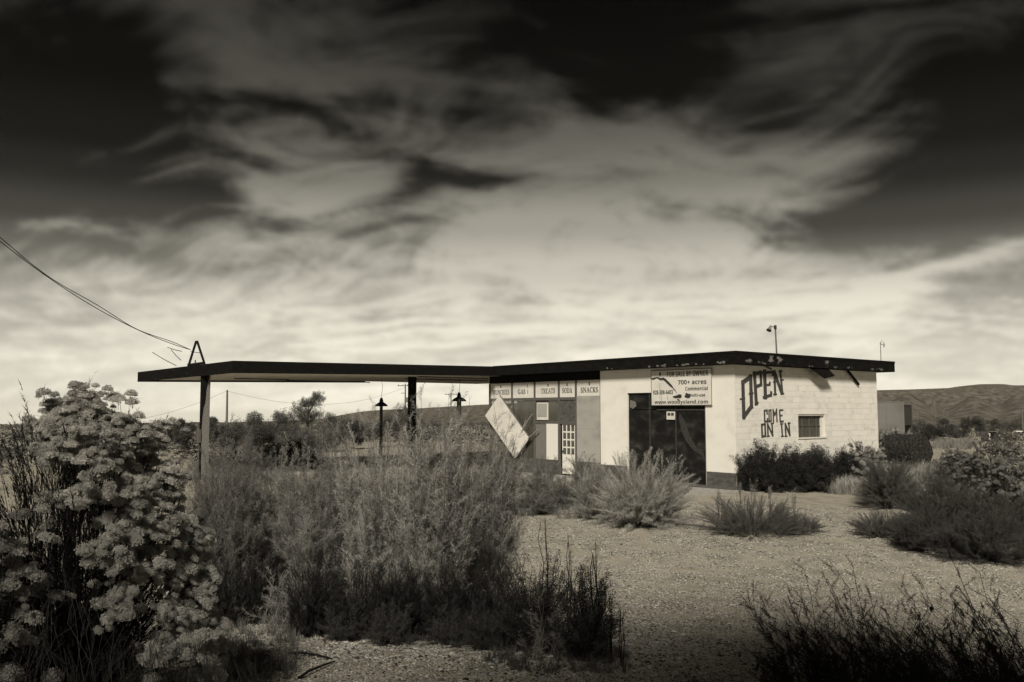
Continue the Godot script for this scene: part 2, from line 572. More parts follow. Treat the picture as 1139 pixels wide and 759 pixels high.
func station() -> void:
	st_node = thing("gas_station", CORNER, "abandoned white gas station building with black roof edge and painted OPEN wall", "building", "", deg_to_rad(TURN))
	var s := st_node
	var H := 4.03
	var DEEP := 8.8
	var WIN0 := to_wall(888.5, 487.0, true)
	var WIN1 := to_wall(917.5, 462.5, true)
	# ---- side wall: a core with an opening, and painted blocks set on it
	var core := MB.new()
	for q in [[0.0, WIN0.x, 0.0, H], [WIN1.x, DEEP, 0.0, H], [WIN0.x, WIN1.x, 0.0, WIN0.y], [WIN0.x, WIN1.x, WIN1.y, H]]:
		core.box(Vector3(q[0], q[2], -0.24), Vector3(q[1], q[3], -0.026))
	var side := put(s, "side_wall", core.mesh(), M.mortar)
	var sizes := {}
	var rest := MB.new()
	var count := 0
	var rng := RandomNumberGenerator.new()
	rng.seed = 12
	for row in 20:
		var y0 := 0.0125 + row * 0.2008
		var x := -0.2 if row % 2 else 0.0
		while x < DEEP:
			var spans := [[maxf(x, 0.0), minf(x + 0.4, DEEP)]]
			if y0 + 0.19 > WIN0.y and y0 < WIN1.y:
				var cut := []
				for q in spans:
					if q[1] <= WIN0.x or q[0] >= WIN1.x: cut.append(q)
					else:
						if q[0] < WIN0.x - 0.03: cut.append([q[0], WIN0.x])
						if q[1] > WIN1.x + 0.03: cut.append([WIN1.x, q[1]])
				spans = cut
			for q in spans:
				var len: float = q[1] - q[0] - 0.004
				if len < 0.02: continue
				var out := rng.randf_range(-0.0025, 0.0025)
				if y0 > 0.95 and y0 < 3.9 and q[0] < 8.2 and count < 300:
					count += 1
					var key := int(round(len * 1000))
					if not sizes.has(key):
						var bm := BoxMesh.new()
						bm.size = Vector3(len, 0.1965, 0.03)
						sizes[key] = bm
					var o := put(side, "block", sizes[key], M.blocks[rng.randi() % 4])
					o.position = Vector3(q[0] + 0.003 + len / 2.0, y0 + 0.097, -0.014 + out)
				else:
					rest.box(Vector3(q[0] + 0.003, y0, -0.029 + out), Vector3(q[0] + 0.003 + len, y0 + 0.1965, 0.001 + out))
			x += 0.4
	var ro := put(side, "further_blocks", rest.mesh(), M.blocks[1])
	ro.set_meta("kind", "stuff")
	bx(s, "wall_base", 0.0, DEEP, 0.0, 0.55, 0.004, 0.012, M.band)
	# ---- side window
	var wn := Node3D.new()
	wn.name = "side_window"
	s.add_child(wn)
	var fw := 0.06
	bx(wn, "frame", WIN0.x, WIN0.x + fw, WIN0.y, WIN1.y, -0.15, -0.09, M.frame)
	bx(wn, "frame", WIN1.x - fw * 2.4, WIN1.x, WIN0.y, WIN1.y, -0.15, -0.09, M.panel)
	bx(wn, "frame", WIN0.x + fw, WIN1.x - fw * 2.4, WIN1.y - fw, WIN1.y, -0.15, -0.09, M.frame)
	bx(wn, "sill", WIN0.x - 0.05, WIN1.x + 0.05, WIN0.y - 0.05, WIN0.y, -0.15, 0.03, M.panel)
	for k in 3:
		var mx := lerpf(WIN0.x + fw, WIN1.x - fw * 2.4, (k + 0.75) / 3.3)
		bx(wn, "glazing_bar", mx - 0.02, mx + 0.02, WIN0.y, WIN1.y - fw, -0.14, -0.10, M.frame)
	bx(wn, "glazing_bar", WIN0.x + fw, WIN1.x - fw * 2.4, lerpf(WIN0.y, WIN1.y, 0.5) - 0.012, lerpf(WIN0.y, WIN1.y, 0.5) + 0.012, -0.139, -0.101, M.rust)
	bx(wn, "pane", WIN0.x + fw, WIN1.x - fw * 2.4, WIN0.y, WIN1.y - fw, -0.124, -0.118, M.glass)
	var cw := MB.new()
	for k in 24:
		var x0 := lerpf(WIN0.x, WIN1.x, k / 24.0)
		var x1 := lerpf(WIN0.x, WIN1.x, (k + 1) / 24.0)
		cw.quad(Vector3(x0, WIN0.y, -0.28 - 0.03 * (k % 2)), Vector3(x1, WIN0.y, -0.28 - 0.03 * ((k + 1) % 2)), Vector3(x1, WIN1.y, -0.28 - 0.03 * ((k + 1) % 2)), Vector3(x0, WIN1.y, -0.28 - 0.03 * (k % 2)))
	put(wn, "curtain", cw.mesh(), M.rust)
	# ---- front: white wall with the service bay
	var D0 := to_wall(785.0, 470.0, false).x
	var D1 := to_wall(698.0, 470.0, false).x
	var DT := to_wall(698.0, 437.5, false).y
	var WE := to_wall(668.0, 470.0, false).x       # left end of the white wall
	var fm := MB.new()
	fm.box(Vector3(0, 0, D0), Vector3(0.24, H, -0.24))
	fm.box(Vector3(0, DT, D1), Vector3(0.24, H, D0))
	fm.box(Vector3(0, 0, WE), Vector3(0.24, H, D1))
	put(s, "front_wall", fm.mesh(), M.paint)
	bx(s, "front_corner", -0.001, 0.24, 0, H, -0.239, -0.03, M.paint)
	bx(s, "wall_base", -0.010, -0.003, 0.0, 0.55, D0 + 0.02, -0.001, M.band)
	bx(s, "wall_base", -0.010, -0.003, 0.0, 0.55, WE, D1 - 0.02, M.band)
	# ---- bay door of dark sheets
	var dn := Node3D.new()
	dn.name = "bay_door"
	s.add_child(dn)
	var seams := [D1, to_wall(722.0, 470.0, false).x, to_wall(751.0, 470.0, false).x, D0]
	for k in 3:
		bx(dn, "door_sheet", 0.06 + 0.012 * (k % 2), 0.10, 0.04, DT - 0.62, seams[k] + 0.012, seams[k + 1] - 0.012, M.doorskin)
		bx(dn, "door_sheet", 0.07 - 0.012 * (k % 2), 0.10, DT - 0.59, DT - 0.01, seams[k] + 0.012, seams[k + 1] - 0.012, M.doorskin)
	for k in [1, 2]:
		bx(dn, "door_batten", 0.030, 0.058, 0.04, DT - 0.02, seams[k] - 0.02, seams[k] + 0.02, M.torn)
	bx(dn, "door_batten", 0.030, 0.055, DT - 0.63, DT - 0.58, seams[1] + 0.35, D0 - 0.03, M.torn)
	bx(dn, "door_jamb", 0.02, 0.06, 0.0, DT, D0 - 0.05, D0, M.frame)
	# a pale torn patch of sheeting on the right side, with a curved lower edge
	var tp := MB.new()
	var edge := [[754.0, 466.0], [757.0, 480.0], [762.0, 491.0], [769.0, 500.0], [778.0, 506.0], [783.0, 511.0]]
	for i in edge.size() - 1:
		var a := to_wall(edge[i][0], edge[i][1], false)
		var c := to_wall(edge[i + 1][0], edge[i + 1][1], false)
		var a2 := to_wall(edge[i][0] + 1.0 + 4.0 * sin(i * 1.1), edge[i][1] - 7.0 - 3.0 * (i % 2), false)
		var c2 := to_wall(edge[i + 1][0] + 1.0 + 4.0 * sin((i + 1) * 1.1), edge[i + 1][1] - 7.0 - 3.0 * ((i + 1) % 2), false)
		tp.quad(Vector3(0.052, a.y, a.x), Vector3(0.052, c.y, c.x), Vector3(0.046, c2.y, minf(c2.x, D0 - 0.06)), Vector3(0.046, a2.y, minf(a2.x, D0 - 0.06)))
	put(dn, "torn_sheet", tp.mesh(), M.torn)
	var sp := MB.new()
	var sq := [[700.0, 445.0], [706.0, 447.0], [707.0, 452.0], [703.0, 455.0], [699.5, 453.0]]
	var mid := to_wall(703.0, 450.0, false)
	for i in 5:
		var a := to_wall(sq[i][0], sq[i][1], false)
		var c := to_wall(sq[(i + 1) % 5][0], sq[(i + 1) % 5][1], false)
		sp.tri(Vector3(0.05, mid.y, mid.x), Vector3(0.05, a.y, a.x), Vector3(0.05, c.y, c.x))
	put(dn, "torn_patch", sp.mesh(), M.flake)
	var n0 := to_wall(741.0, 458.0, false)
	var n1 := to_wall(750.5, 467.0, false)
	bx(dn, "notice", 0.020, 0.028, n1.y, n0.y, n0.x, n1.x, M.panel)
	bx(dn, "notice_print", 0.014, 0.0195, lerpf(n1.y, n0.y, 0.48), lerpf(n1.y, n0.y, 0.85), n0.x + 0.05, lerpf(n0.x, n1.x, 0.46), M.print)
	bx(dn, "notice_print", 0.014, 0.0195, lerpf(n1.y, n0.y, 0.48), lerpf(n1.y, n0.y, 0.85), lerpf(n0.x, n1.x, 0.55), n1.x - 0.05, M.print)
	# ---- shop front
	var sh := Node3D.new()
	sh.name = "shop_front"
	s.add_child(sh)
	var XF := 0.10
	var cuts := []
	for p in [543.0, 567.8, 593.0, 620.0, 639.0, 667.0]: cuts.append(to_wall(p, 470.0, false).x)
	var yt := EYE + 1.17          # top of the lettered boards
	var yb := EYE + 0.53
	var yr := EYE - 0.47          # transom
	var ys := 0.60
	bx(s, "shop_header", XF - 0.035, XF + 0.2, yt + 0.001, H, cuts[0], WE, M.black)
	for k in 6:
		var z: float = cuts[k]
		bx(sh, "mullion", XF - 0.03, XF + 0.05, 0.0, yt, z - 0.05, z + 0.05, M.frame)
	var words := ["MUNCHIES", "GAS", "TREATS", "SODA", "SNACKS"]
	for k in 5:
		var a: float = cuts[k] + 0.05
		var b: float = cuts[k + 1] - 0.05
		var brd := bx(sh, "sign_board", XF - 0.005, XF + 0.02, yb, yt, a, b, M.panel)
		bx(sh, "rail", XF - 0.02, XF + 0.05, yb - 0.11, yb, a, b, M.frame)
		var wide: float = (b - a) * [0.80, 0.36, 0.62, 0.66, 0.74][k]
		var zc: float = lerpf(a, b, [0.5, 0.42, 0.56, 0.48, 0.54][k])
		var tx := text(sh, "sign_lettering", words[k], 0.20, Vector3(XF - 0.010, yb + 0.26, zc), -PI / 2.0, M.print, "Droid Serif", 700, 1.0, wide)
		if k == 1:
			bx(sh, "sign_mark", XF - 0.012, XF - 0.006, yb + 0.16, yb + 0.34, lerpf(a, b, 0.70), lerpf(a, b, 0.725), M.print)
			bx(sh, "sign_mark", XF - 0.012, XF - 0.006, yb + 0.42, yb + 0.56, lerpf(a, b, 0.69), lerpf(a, b, 0.71), M.print)
		else:
			bx(sh, "sign_mark", XF - 0.012, XF - 0.006, yb + 0.44, yb + 0.55, zc - 0.03, zc + 0.03, M.print)
		# what fills the bays
		if k == 0:
			bx(sh, "pane", XF + 0.01, XF + 0.016, ys, yb - 0.11, a, b, M.glass)
		elif k == 1:
			bx(sh, "pane", XF + 0.01, XF + 0.016, ys, yb - 0.11, a, b, M.glass)
			for q in 5:
				bx(sh, "curtain", XF + 0.05 + 0.01 * (q % 2), XF + 0.07 + 0.01 * (q % 2), ys, yb - 0.12, lerpf(a, b, 0.16 + 0.168 * q), lerpf(a, b, 0.16 + 0.168 * (q + 1)) - 0.006, M.curtain if q != 2 else M.ply)
		elif k == 2:
			bx(sh, "curtain", XF + 0.06, XF + 0.08, ys, yb - 0.12, a, b, M.curtain)
			bx(sh, "window_sash", XF + 0.0, XF + 0.03, yr + 0.10, yb - 0.20, a + 0.06, lerpf(a, b, 0.54), M.panel)
			bx(sh, "window_sash_glass", XF - 0.008, XF - 0.003, yr + 0.22, yb - 0.24, a + 0.10, lerpf(a, b, 0.50), M.ply)
			bx(sh, "pane", XF + 0.035, XF + 0.04, yr + 0.05, yb - 0.11, lerpf(a, b, 0.55), b, M.glass)
			bx(sh, "rail", XF - 0.02, XF + 0.05, yr - 0.05, yr + 0.05, a, b, M.frame)
			bx(sh, "white_board", XF - 0.03, XF - 0.006, ys, yr - 0.05, lerpf(a, b, 0.5), b, M.white)
			bx(sh, "dark_board", XF + 0.0, XF + 0.03, ys, yr - 0.05, a, lerpf(a, b, 0.49), M.curtain)
		elif k == 3:
			bx(sh, "dark_board", XF + 0.01, XF + 0.04, yr + 0.05, yb - 0.11, a, b, M.band)
			bx(sh, "rail", XF - 0.02, XF + 0.05, yr - 0.05, yr + 0.05, a, b, M.frame)
			var dr := bx(sh, "shop_door", XF + 0.02, XF + 0.05, 0.08, yr - 0.06, a + 0.10, b - 0.03, M.white)
			var dz: float = (b - a - 0.13) / 2.0
			for i in 3:
				for j in 4:
					var zz := lerpf(-dz * 0.62, dz * 0.62, i / 2.0)
					var p := bx(dr, "pane", -0.022, -0.016, 0.82 - 0.30 * j - 0.12, 0.82 - 0.30 * j + 0.12, zz - dz * 0.22, zz + dz * 0.22, M.band)
			bx(dr, "handle", -0.06, -0.016, -0.12, -0.06, -dz * 0.9, -dz * 0.8, M.rust)
		else:
			bx(sh, "plywood_sheet", XF - 0.022, XF - 0.008, ys + 1.25, yb + 0.04, a - 0.03, b, M.ply)
			bx(sh, "plywood_sheet", XF - 0.020, XF - 0.008, ys, ys + 1.245, a - 0.03, b, M.ply)
		if k != 3:
			bx(sh, "stall_riser", XF - 0.01, XF + 0.12, 0.0, ys, a, b, M.band)
	# ---- back and left walls, floor slab inside, roof
	bx(s, "back_wall", DEEP - 0.24, DEEP, 0, H, -13.05, -0.24, M.paint)
	bx(s, "left_wall", XF + 1.9, DEEP - 0.24, 0, H, -13.05, -12.82, M.paint)
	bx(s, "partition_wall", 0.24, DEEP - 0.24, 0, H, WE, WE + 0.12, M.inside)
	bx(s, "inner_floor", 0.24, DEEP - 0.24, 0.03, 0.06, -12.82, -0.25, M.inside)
	bx(s, "roof_deck", -0.31, 9.51, H + 0.03, H + 0.36, -12.24, 0.31, M.black)
	bx(s, "soffit", -0.31, 9.51, H + 0.002, H + 0.028, -12.24, 0.31, M.black)
	var fo := 0.35
	bx(s, "fascia", -fo, -fo + 0.035, H, H + 0.40, -12.25, fo, M.fascia)
	bx(s, "fascia", -fo + 0.036, 9.55, H, H + 0.398, fo - 0.035, fo, M.fascia)
	bx(s, "fascia", 9.515, 9.55, H, H + 0.396, -12.2, fo - 0.036, M.fascia)
	bx(s, "roof_edge_strip", -fo - 0.012, -fo - 0.001, H + 0.33, H + 0.41, -12.25, fo + 0.012, M.black)
	bx(s, "roof_edge_strip", -fo, 9.56, H + 0.33, H + 0.408, fo + 0.001, fo + 0.012, M.black)
	# peeled places along the side of the roof edge
	var fl := MB.new()
	rng.seed = 77
	var spots := []
	for p in [[849.0, 397.0, 4.0], [858.0, 397.5, 3.6], [911.0, 403.0, 3.0], [822.0, 398.0, 1.8], [825.0, 403.0, 2.6], [970.0, 410.0, 1.4]]: spots.append(p)
	for i in 26: spots.append([rng.randf_range(822.0, 975.0), 0.0, rng.randf_range(0.4, 2.2) * rng.randf_range(0.4, 1.0)])
	for p in spots:
		var w := to_wall(p[0], 450.0, true)
		var cy: float = H + 0.04 + 0.05 * rng.randf()
		if p[1] > 0.0: cy = H + (0.22 if p[2] > 2.9 else 0.10)
		var rad: float = p[2] * 0.042
		if w.x + rad * 1.6 > 9.5: continue
		var ring := []
		var nn := 15
		for k in nn: ring.append(Vector3(w.x + cos(TAU * k / nn) * rad * rng.randf_range(0.25, 1.5), clampf(cy + sin(TAU * k / nn) * rad * rng.randf_range(0.15, 1.0), H + 0.01, H + 0.32), fo + 0.0025))
		for k in nn: fl.tri(Vector3(w.x, cy, fo + 0.0025), ring[k], ring[(k + 1) % nn])
	for i in 16:
		var z := -rng.randf_range(0.0, 1.0) * rng.randf_range(0.0, 6.0)
		var cy := H + 0.03 + 0.05 * rng.randf()
		var rad := rng.randf_range(0.02, 0.08)
		var ring := []
		for k in 7: ring.append(Vector3(-fo - 0.0025, clampf(cy + sin(TAU * k / 7.0) * rad * rng.randf_range(0.3, 1.0), H + 0.008, H + 0.3), z + cos(TAU * k / 7.0) * rad * rng.randf_range(0.5, 1.8)))
		for k in 7: fl.tri(Vector3(-fo - 0.0025, cy, z), ring[k], ring[(k + 1) % 7])
	var flo := put(s, "peeled_paint", fl.mesh(), M.flake)
	flo.set_meta("kind", "stuff")
	# loose pieces hanging from the eave
	var h0 := to_wall(893.0, 411.0, true)
	var h1 := to_wall(917.0, 413.0, true)
	var hang := MB.new()
	var hy := H - 0.01
	hang.hexa([Vector3(h0.x - 0.15, hy, 0.06), Vector3(h1.x - 0.25, hy, 0.06), Vector3(h1.x - 0.25, hy, 0.30), Vector3(h0.x - 0.15, hy, 0.30),
		Vector3(h0.x - 0.15, hy + 0.02, 0.06), Vector3(h1.x - 0.25, hy + 0.02, 0.06), Vector3(h1.x - 0.25, hy + 0.02, 0.30), Vector3(h0.x - 0.15, hy + 0.02, 0.30)])
	hang.quad(Vector3(h0.x + 0.35, hy, 0.30), Vector3(h1.x - 0.2, hy, 0.30), Vector3(h1.x + 0.05, hy - 0.25, 0.40), Vector3(h0.x + 0.75, hy - 0.36, 0.36))
	hang.quad(Vector3(h0.x - 0.05, hy, 0.28), Vector3(h0.x + 0.4, hy, 0.30), Vector3(h0.x + 0.75, hy - 0.36, 0.36), Vector3(h0.x + 0.45, hy - 0.12, 0.30))
	put(s, "hanging_sheet", hang.mesh(), M.black)
	var k0 := to_wall(940.0, 413.0, true)
	var k1 := to_wall(954.0, 428.0, true)
	var stick := MB.new()
	stick.bar(Vector3(k0.x, H + 0.0, 0.10), Vector3(k1.x, k1.y, 0.06), 0.05, 0.07)
	put(s, "hanging_batten", stick.mesh(), M.black)
	var st2 := MB.new()
	var g0 := to_wall(848.0, 405.0, true)
	var g1 := to_wall(857.0, 411.0, true)
	st2.bar(Vector3(g0.x, H, 0.10), Vector3(g1.x, g1.y, 0.05), 0.03, 0.05)
	put(s, "hanging_batten", st2.mesh(), M.frame)
	# ---- painted letters, drawn on the wall from where they show (crop of 8.255 : 1 that begins at 818, 400)
	var L := {
		"O1": [[[68, 212], [140, 160], [148, 432], [77, 528], [68, 212]], 26],
		"P1": [[[176, 134], [232, 118], [236, 232], [186, 254]], 21], "P2": [[[174, 128], [192, 404]], 25], "P3": [[[162, 134], [190, 126]], 12], "P4": [[[180, 412], [208, 398]], 12],
		"E1": [[[268, 112], [276, 346]], 27], "E2": [[[252, 122], [338, 116], [342, 138]], 18], "E3": [[[276, 236], [314, 232], [316, 216]], 15], "E4": [[[258, 350], [326, 328], [328, 306]], 18],
		"N1": [[[358, 112], [366, 318]], 18], "N2": [[[360, 120], [424, 306]], 24], "N3": [[[412, 110], [432, 312]], 17], "N4": [[[350, 322], [378, 320]], 11], "N5": [[[400, 112], [428, 106]], 11], "N6": [[[418, 318], [444, 314]], 11], "N7": [[[346, 208], [378, 206]], 9], "N8": [[[412, 192], [440, 188]], 9],
		"O2": [[[44, 366], [86, 358]], 11], "O3": [[[126, 316], [162, 310]], 11],
		"C4": [[[292, 498], [290, 468], [266, 472], [270, 572], [296, 570], [294, 548]], 12],
		"O5": [[[308, 468], [326, 466], [328, 568], [310, 570], [308, 468]], 11],
		"M6": [[[350, 574], [346, 464], [362, 512], [378, 460], [382, 570]], 11],
		"E7": [[[436, 466], [406, 468], [412, 572], [440, 570]], 12], "E8": [[[408, 518], [430, 516]], 10],
		"O9": [[[242, 600], [272, 596], [276, 704], [246, 710], [242, 600]], 14],
		"N10": [[[300, 704], [296, 596], [342, 698], [336, 592]], 13], "N11": [[[290, 706], [314, 704]], 8], "N12": [[[326, 590], [350, 588]], 8],
		"I13": [[[424, 594], [432, 704]], 13], "I14": [[[412, 594], [438, 592]], 8], "I15": [[[420, 708], [444, 704]], 8],
		"N16": [[[464, 704], [458, 592], [500, 696], [490, 586]], 13], "N17": [[[454, 706], [476, 704]], 8], "N18": [[[480, 588], [504, 584]], 8]}
	var letters := {"O": ["O1", "O2", "O3"], "P": ["P1", "P2", "P3", "P4"], "E": ["E1", "E2", "E3", "E4"], "N": ["N1", "N2", "N3", "N4", "N5", "N6", "N7", "N8"], "C": ["C4"], "o": ["O5"], "M": ["M6"], "e": ["E7", "E8"], "oo": ["O9"], "n": ["N10", "N11", "N12"], "i": ["I13", "I14", "I15"], "nn": ["N16", "N17", "N18"]}
	for l in letters:
		var holder := MB.new()
		var lift := 0.0055
		for key in letters[l]:
			var pts := []
			for q in L[key][0]: pts.append(to_wall(818.0 + q[0] / 8.255, 400.0 + q[1] / 8.255, true))
			var wd: float = L[key][1] / 8.255 * 0.045
			for i in pts.size() - 1:
				var a: Vector2 = pts[i]
				var c: Vector2 = pts[i + 1]
				var d := (c - a).normalized()
				# strokes that run up the wall are seen foreshortened, so they are broader in metres
				var ww := wd * lerpf(1.0, 1.28, absf(d.y))
				var sd := Vector2(-d.y, d.x) * ww * 0.5
				var e := d * ww * 0.42
				holder.quad(Vector3(a.x - e.x - sd.x, a.y - e.y - sd.y, lift), Vector3(a.x - e.x + sd.x, a.y - e.y + sd.y, lift), Vector3(c.x + e.x + sd.x, c.y + e.y + sd.y, lift), Vector3(c.x + e.x - sd.x, c.y + e.y - sd.y, lift))
				lift += 0.0007
		put(s, "painted_letter", holder.mesh(), M.ink)

func canopy() -> void:
	var c := thing("canopy", CORNER, "long flat black edged canopy reaching out beside the gas station on two dark columns", "canopy", "", deg_to_rad(TURN))
	var a0 := -12.253           # z of the near edge
	var a1 := -23.15
	var x0 := -11.73
	var x1 := -0.35
	var x2 := 7.0
	var top := [4.27, 4.428]
	var low := [3.84, 4.02]
	# fascia boards
	var f := MB.new()
	f.hexa([Vector3(x0, low[0], a0), Vector3(x1, low[1], a0), Vector3(x1, low[1], a0 - 0.04), Vector3(x0, low[0], a0 - 0.04), Vector3(x0, top[0], a0), Vector3(x1, top[1], a0), Vector3(x1, top[1], a0 - 0.04), Vector3(x0, top[0], a0 - 0.04)])
	put(c, "fascia", f.mesh(), M.black)
	f = MB.new()
	f.hexa([Vector3(x0, low[0] - 0.03, a1), Vector3(x0, low[0] + 0.001, a0 - 0.041), Vector3(x0 + 0.04, low[0] + 0.001, a0 - 0.041), Vector3(x0 + 0.04, low[0] - 0.03, a1), Vector3(x0, top[0] - 0.03, a1), Vector3(x0, top[0] - 0.001, a0 - 0.041), Vector3(x0 + 0.04, top[0] - 0.001, a0 - 0.041), Vector3(x0 + 0.04, top[0] - 0.03, a1)])
	put(c, "fascia", f.mesh(), M.fascia)
	f = MB.new()
	f.hexa([Vector3(x0 + 0.04, low[0] - 0.03, a1), Vector3(x1, low[1] - 0.02, a1), Vector3(x1, low[1] - 0.02, a1 + 0.04), Vector3(x0 + 0.04, low[0] - 0.03, a1 + 0.04), Vector3(x0 + 0.04, top[0] - 0.03, a1), Vector3(x1, top[1], a1), Vector3(x1, top[1], a1 + 0.04), Vector3(x0 + 0.04, top[0] - 0.03, a1 + 0.04)])
	put(c, "fascia", f.mesh(), M.black)
	bx(c, "fascia", x1, x2, low[1] + 0.05, top[1], a1, a1 + 0.04, M.black)
	# deck
	f = MB.new()
	f.hexa([Vector3(x0 + 0.04, top[0] - 0.12, a0 - 0.04), Vector3(x1, top[1] - 0.12, a0 - 0.04), Vector3(x1, top[1] - 0.12, a1 + 0.04), Vector3(x0 + 0.04, top[0] - 0.15, a1 + 0.04), Vector3(x0 + 0.04, top[0] - 0.03, a0 - 0.04), Vector3(x1, top[1] - 0.02, a0 - 0.04), Vector3(x1, top[1] - 0.02, a1 + 0.04), Vector3(x0 + 0.04, top[0] - 0.06, a1 + 0.04)])
	f.box(Vector3(x1, top[1] - 0.12, a1 + 0.04), Vector3(x2, top[1] - 0.02, a0 - 0.04))
	put(c, "roof_deck", f.mesh(), M.black)
	# ceiling boards
	var nb := 14
	for k in nb:
		var z0 := lerpf(a0 - 0.05, a1 + 0.05, k / float(nb))
		var z1 := lerpf(a0 - 0.05, a1 + 0.05, (k + 1) / float(nb)) + 0.012
		var dy := 0.004 * (k % 3)
		f = MB.new()
		f.hexa([Vector3(x0 + 0.05, low[0] + 0.05 + dy, z1), Vector3(x1, low[1] + 0.05 + dy, z1), Vector3(x1, low[1] + 0.05 + dy, z0), Vector3(x0 + 0.05, low[0] + 0.05 + dy, z0), Vector3(x0 + 0.05, low[0] + 0.07, z1), Vector3(x1, low[1] + 0.07, z1), Vector3(x1, low[1] + 0.07, z0), Vector3(x0 + 0.05, low[0] + 0.07, z0)])
		put(c, "ceiling_board", f.mesh(), M.ceiling)
		bx(c, "ceiling_board", x1 + 0.002, x2, low[1] + 0.05 + dy, low[1] + 0.07, z0, z1, M.ceiling)
	for q in [[-2.6, 1.2, -14.6], [-1.4, 3.4, -17.5], [-9.0, -6.5, -19.0], [-5.5, -1.0, -21.5]]:
		bx(c, "conduit", q[0], q[1], lerpf(low[0], low[1], (q[0] - x0) / (x1 - x0)) + 0.005, lerpf(low[0], low[1], (q[0] - x0) / (x1 - x0)) + 0.045, q[2] - 0.03, q[2] + 0.03, M.rust)
	# columns
	for q in [-11.50, -2.35]:
		var z := a0 - 3.2
		var ty: float = lerpf(low[0], low[1], (q - x0) / (x1 - x0)) + 0.05
		var gy := -0.1
		var col := bx(c, "column", q - 0.14, q + 0.14, gy, ty, z - 0.13, z + 0.13, M.black)
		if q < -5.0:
			# paler colour over most of the broad face: an uneven boundary that climbs to the right
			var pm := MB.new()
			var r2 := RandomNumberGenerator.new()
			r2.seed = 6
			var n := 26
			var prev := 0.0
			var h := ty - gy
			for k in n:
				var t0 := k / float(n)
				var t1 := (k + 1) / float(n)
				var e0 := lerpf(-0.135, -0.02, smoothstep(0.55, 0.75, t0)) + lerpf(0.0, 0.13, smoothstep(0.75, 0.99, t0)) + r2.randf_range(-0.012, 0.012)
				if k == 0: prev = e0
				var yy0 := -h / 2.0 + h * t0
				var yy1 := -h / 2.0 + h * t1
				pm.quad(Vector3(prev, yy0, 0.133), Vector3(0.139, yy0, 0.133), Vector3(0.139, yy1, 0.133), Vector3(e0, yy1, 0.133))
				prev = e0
			put(col, "pale_patch", pm.mesh(), M.curtain)
			bx(col, "meter_box", -0.24, -0.145, -0.55, -0.05, -0.10, 0.08, M.frame)
			bx(col, "conduit", -0.20, -0.17, -1.9, -0.55, -0.02, 0.01, M.frame)
			bx(col, "bracket", -0.50, -0.145, 0.20, 0.225, 0.0, 0.03, M.rust)
	# kerbed island under it
	bx(c, "pump_island", -10.6, -3.0, -0.05, 0.14, a0 - 4.0, a0 - 2.6, M.concrete)

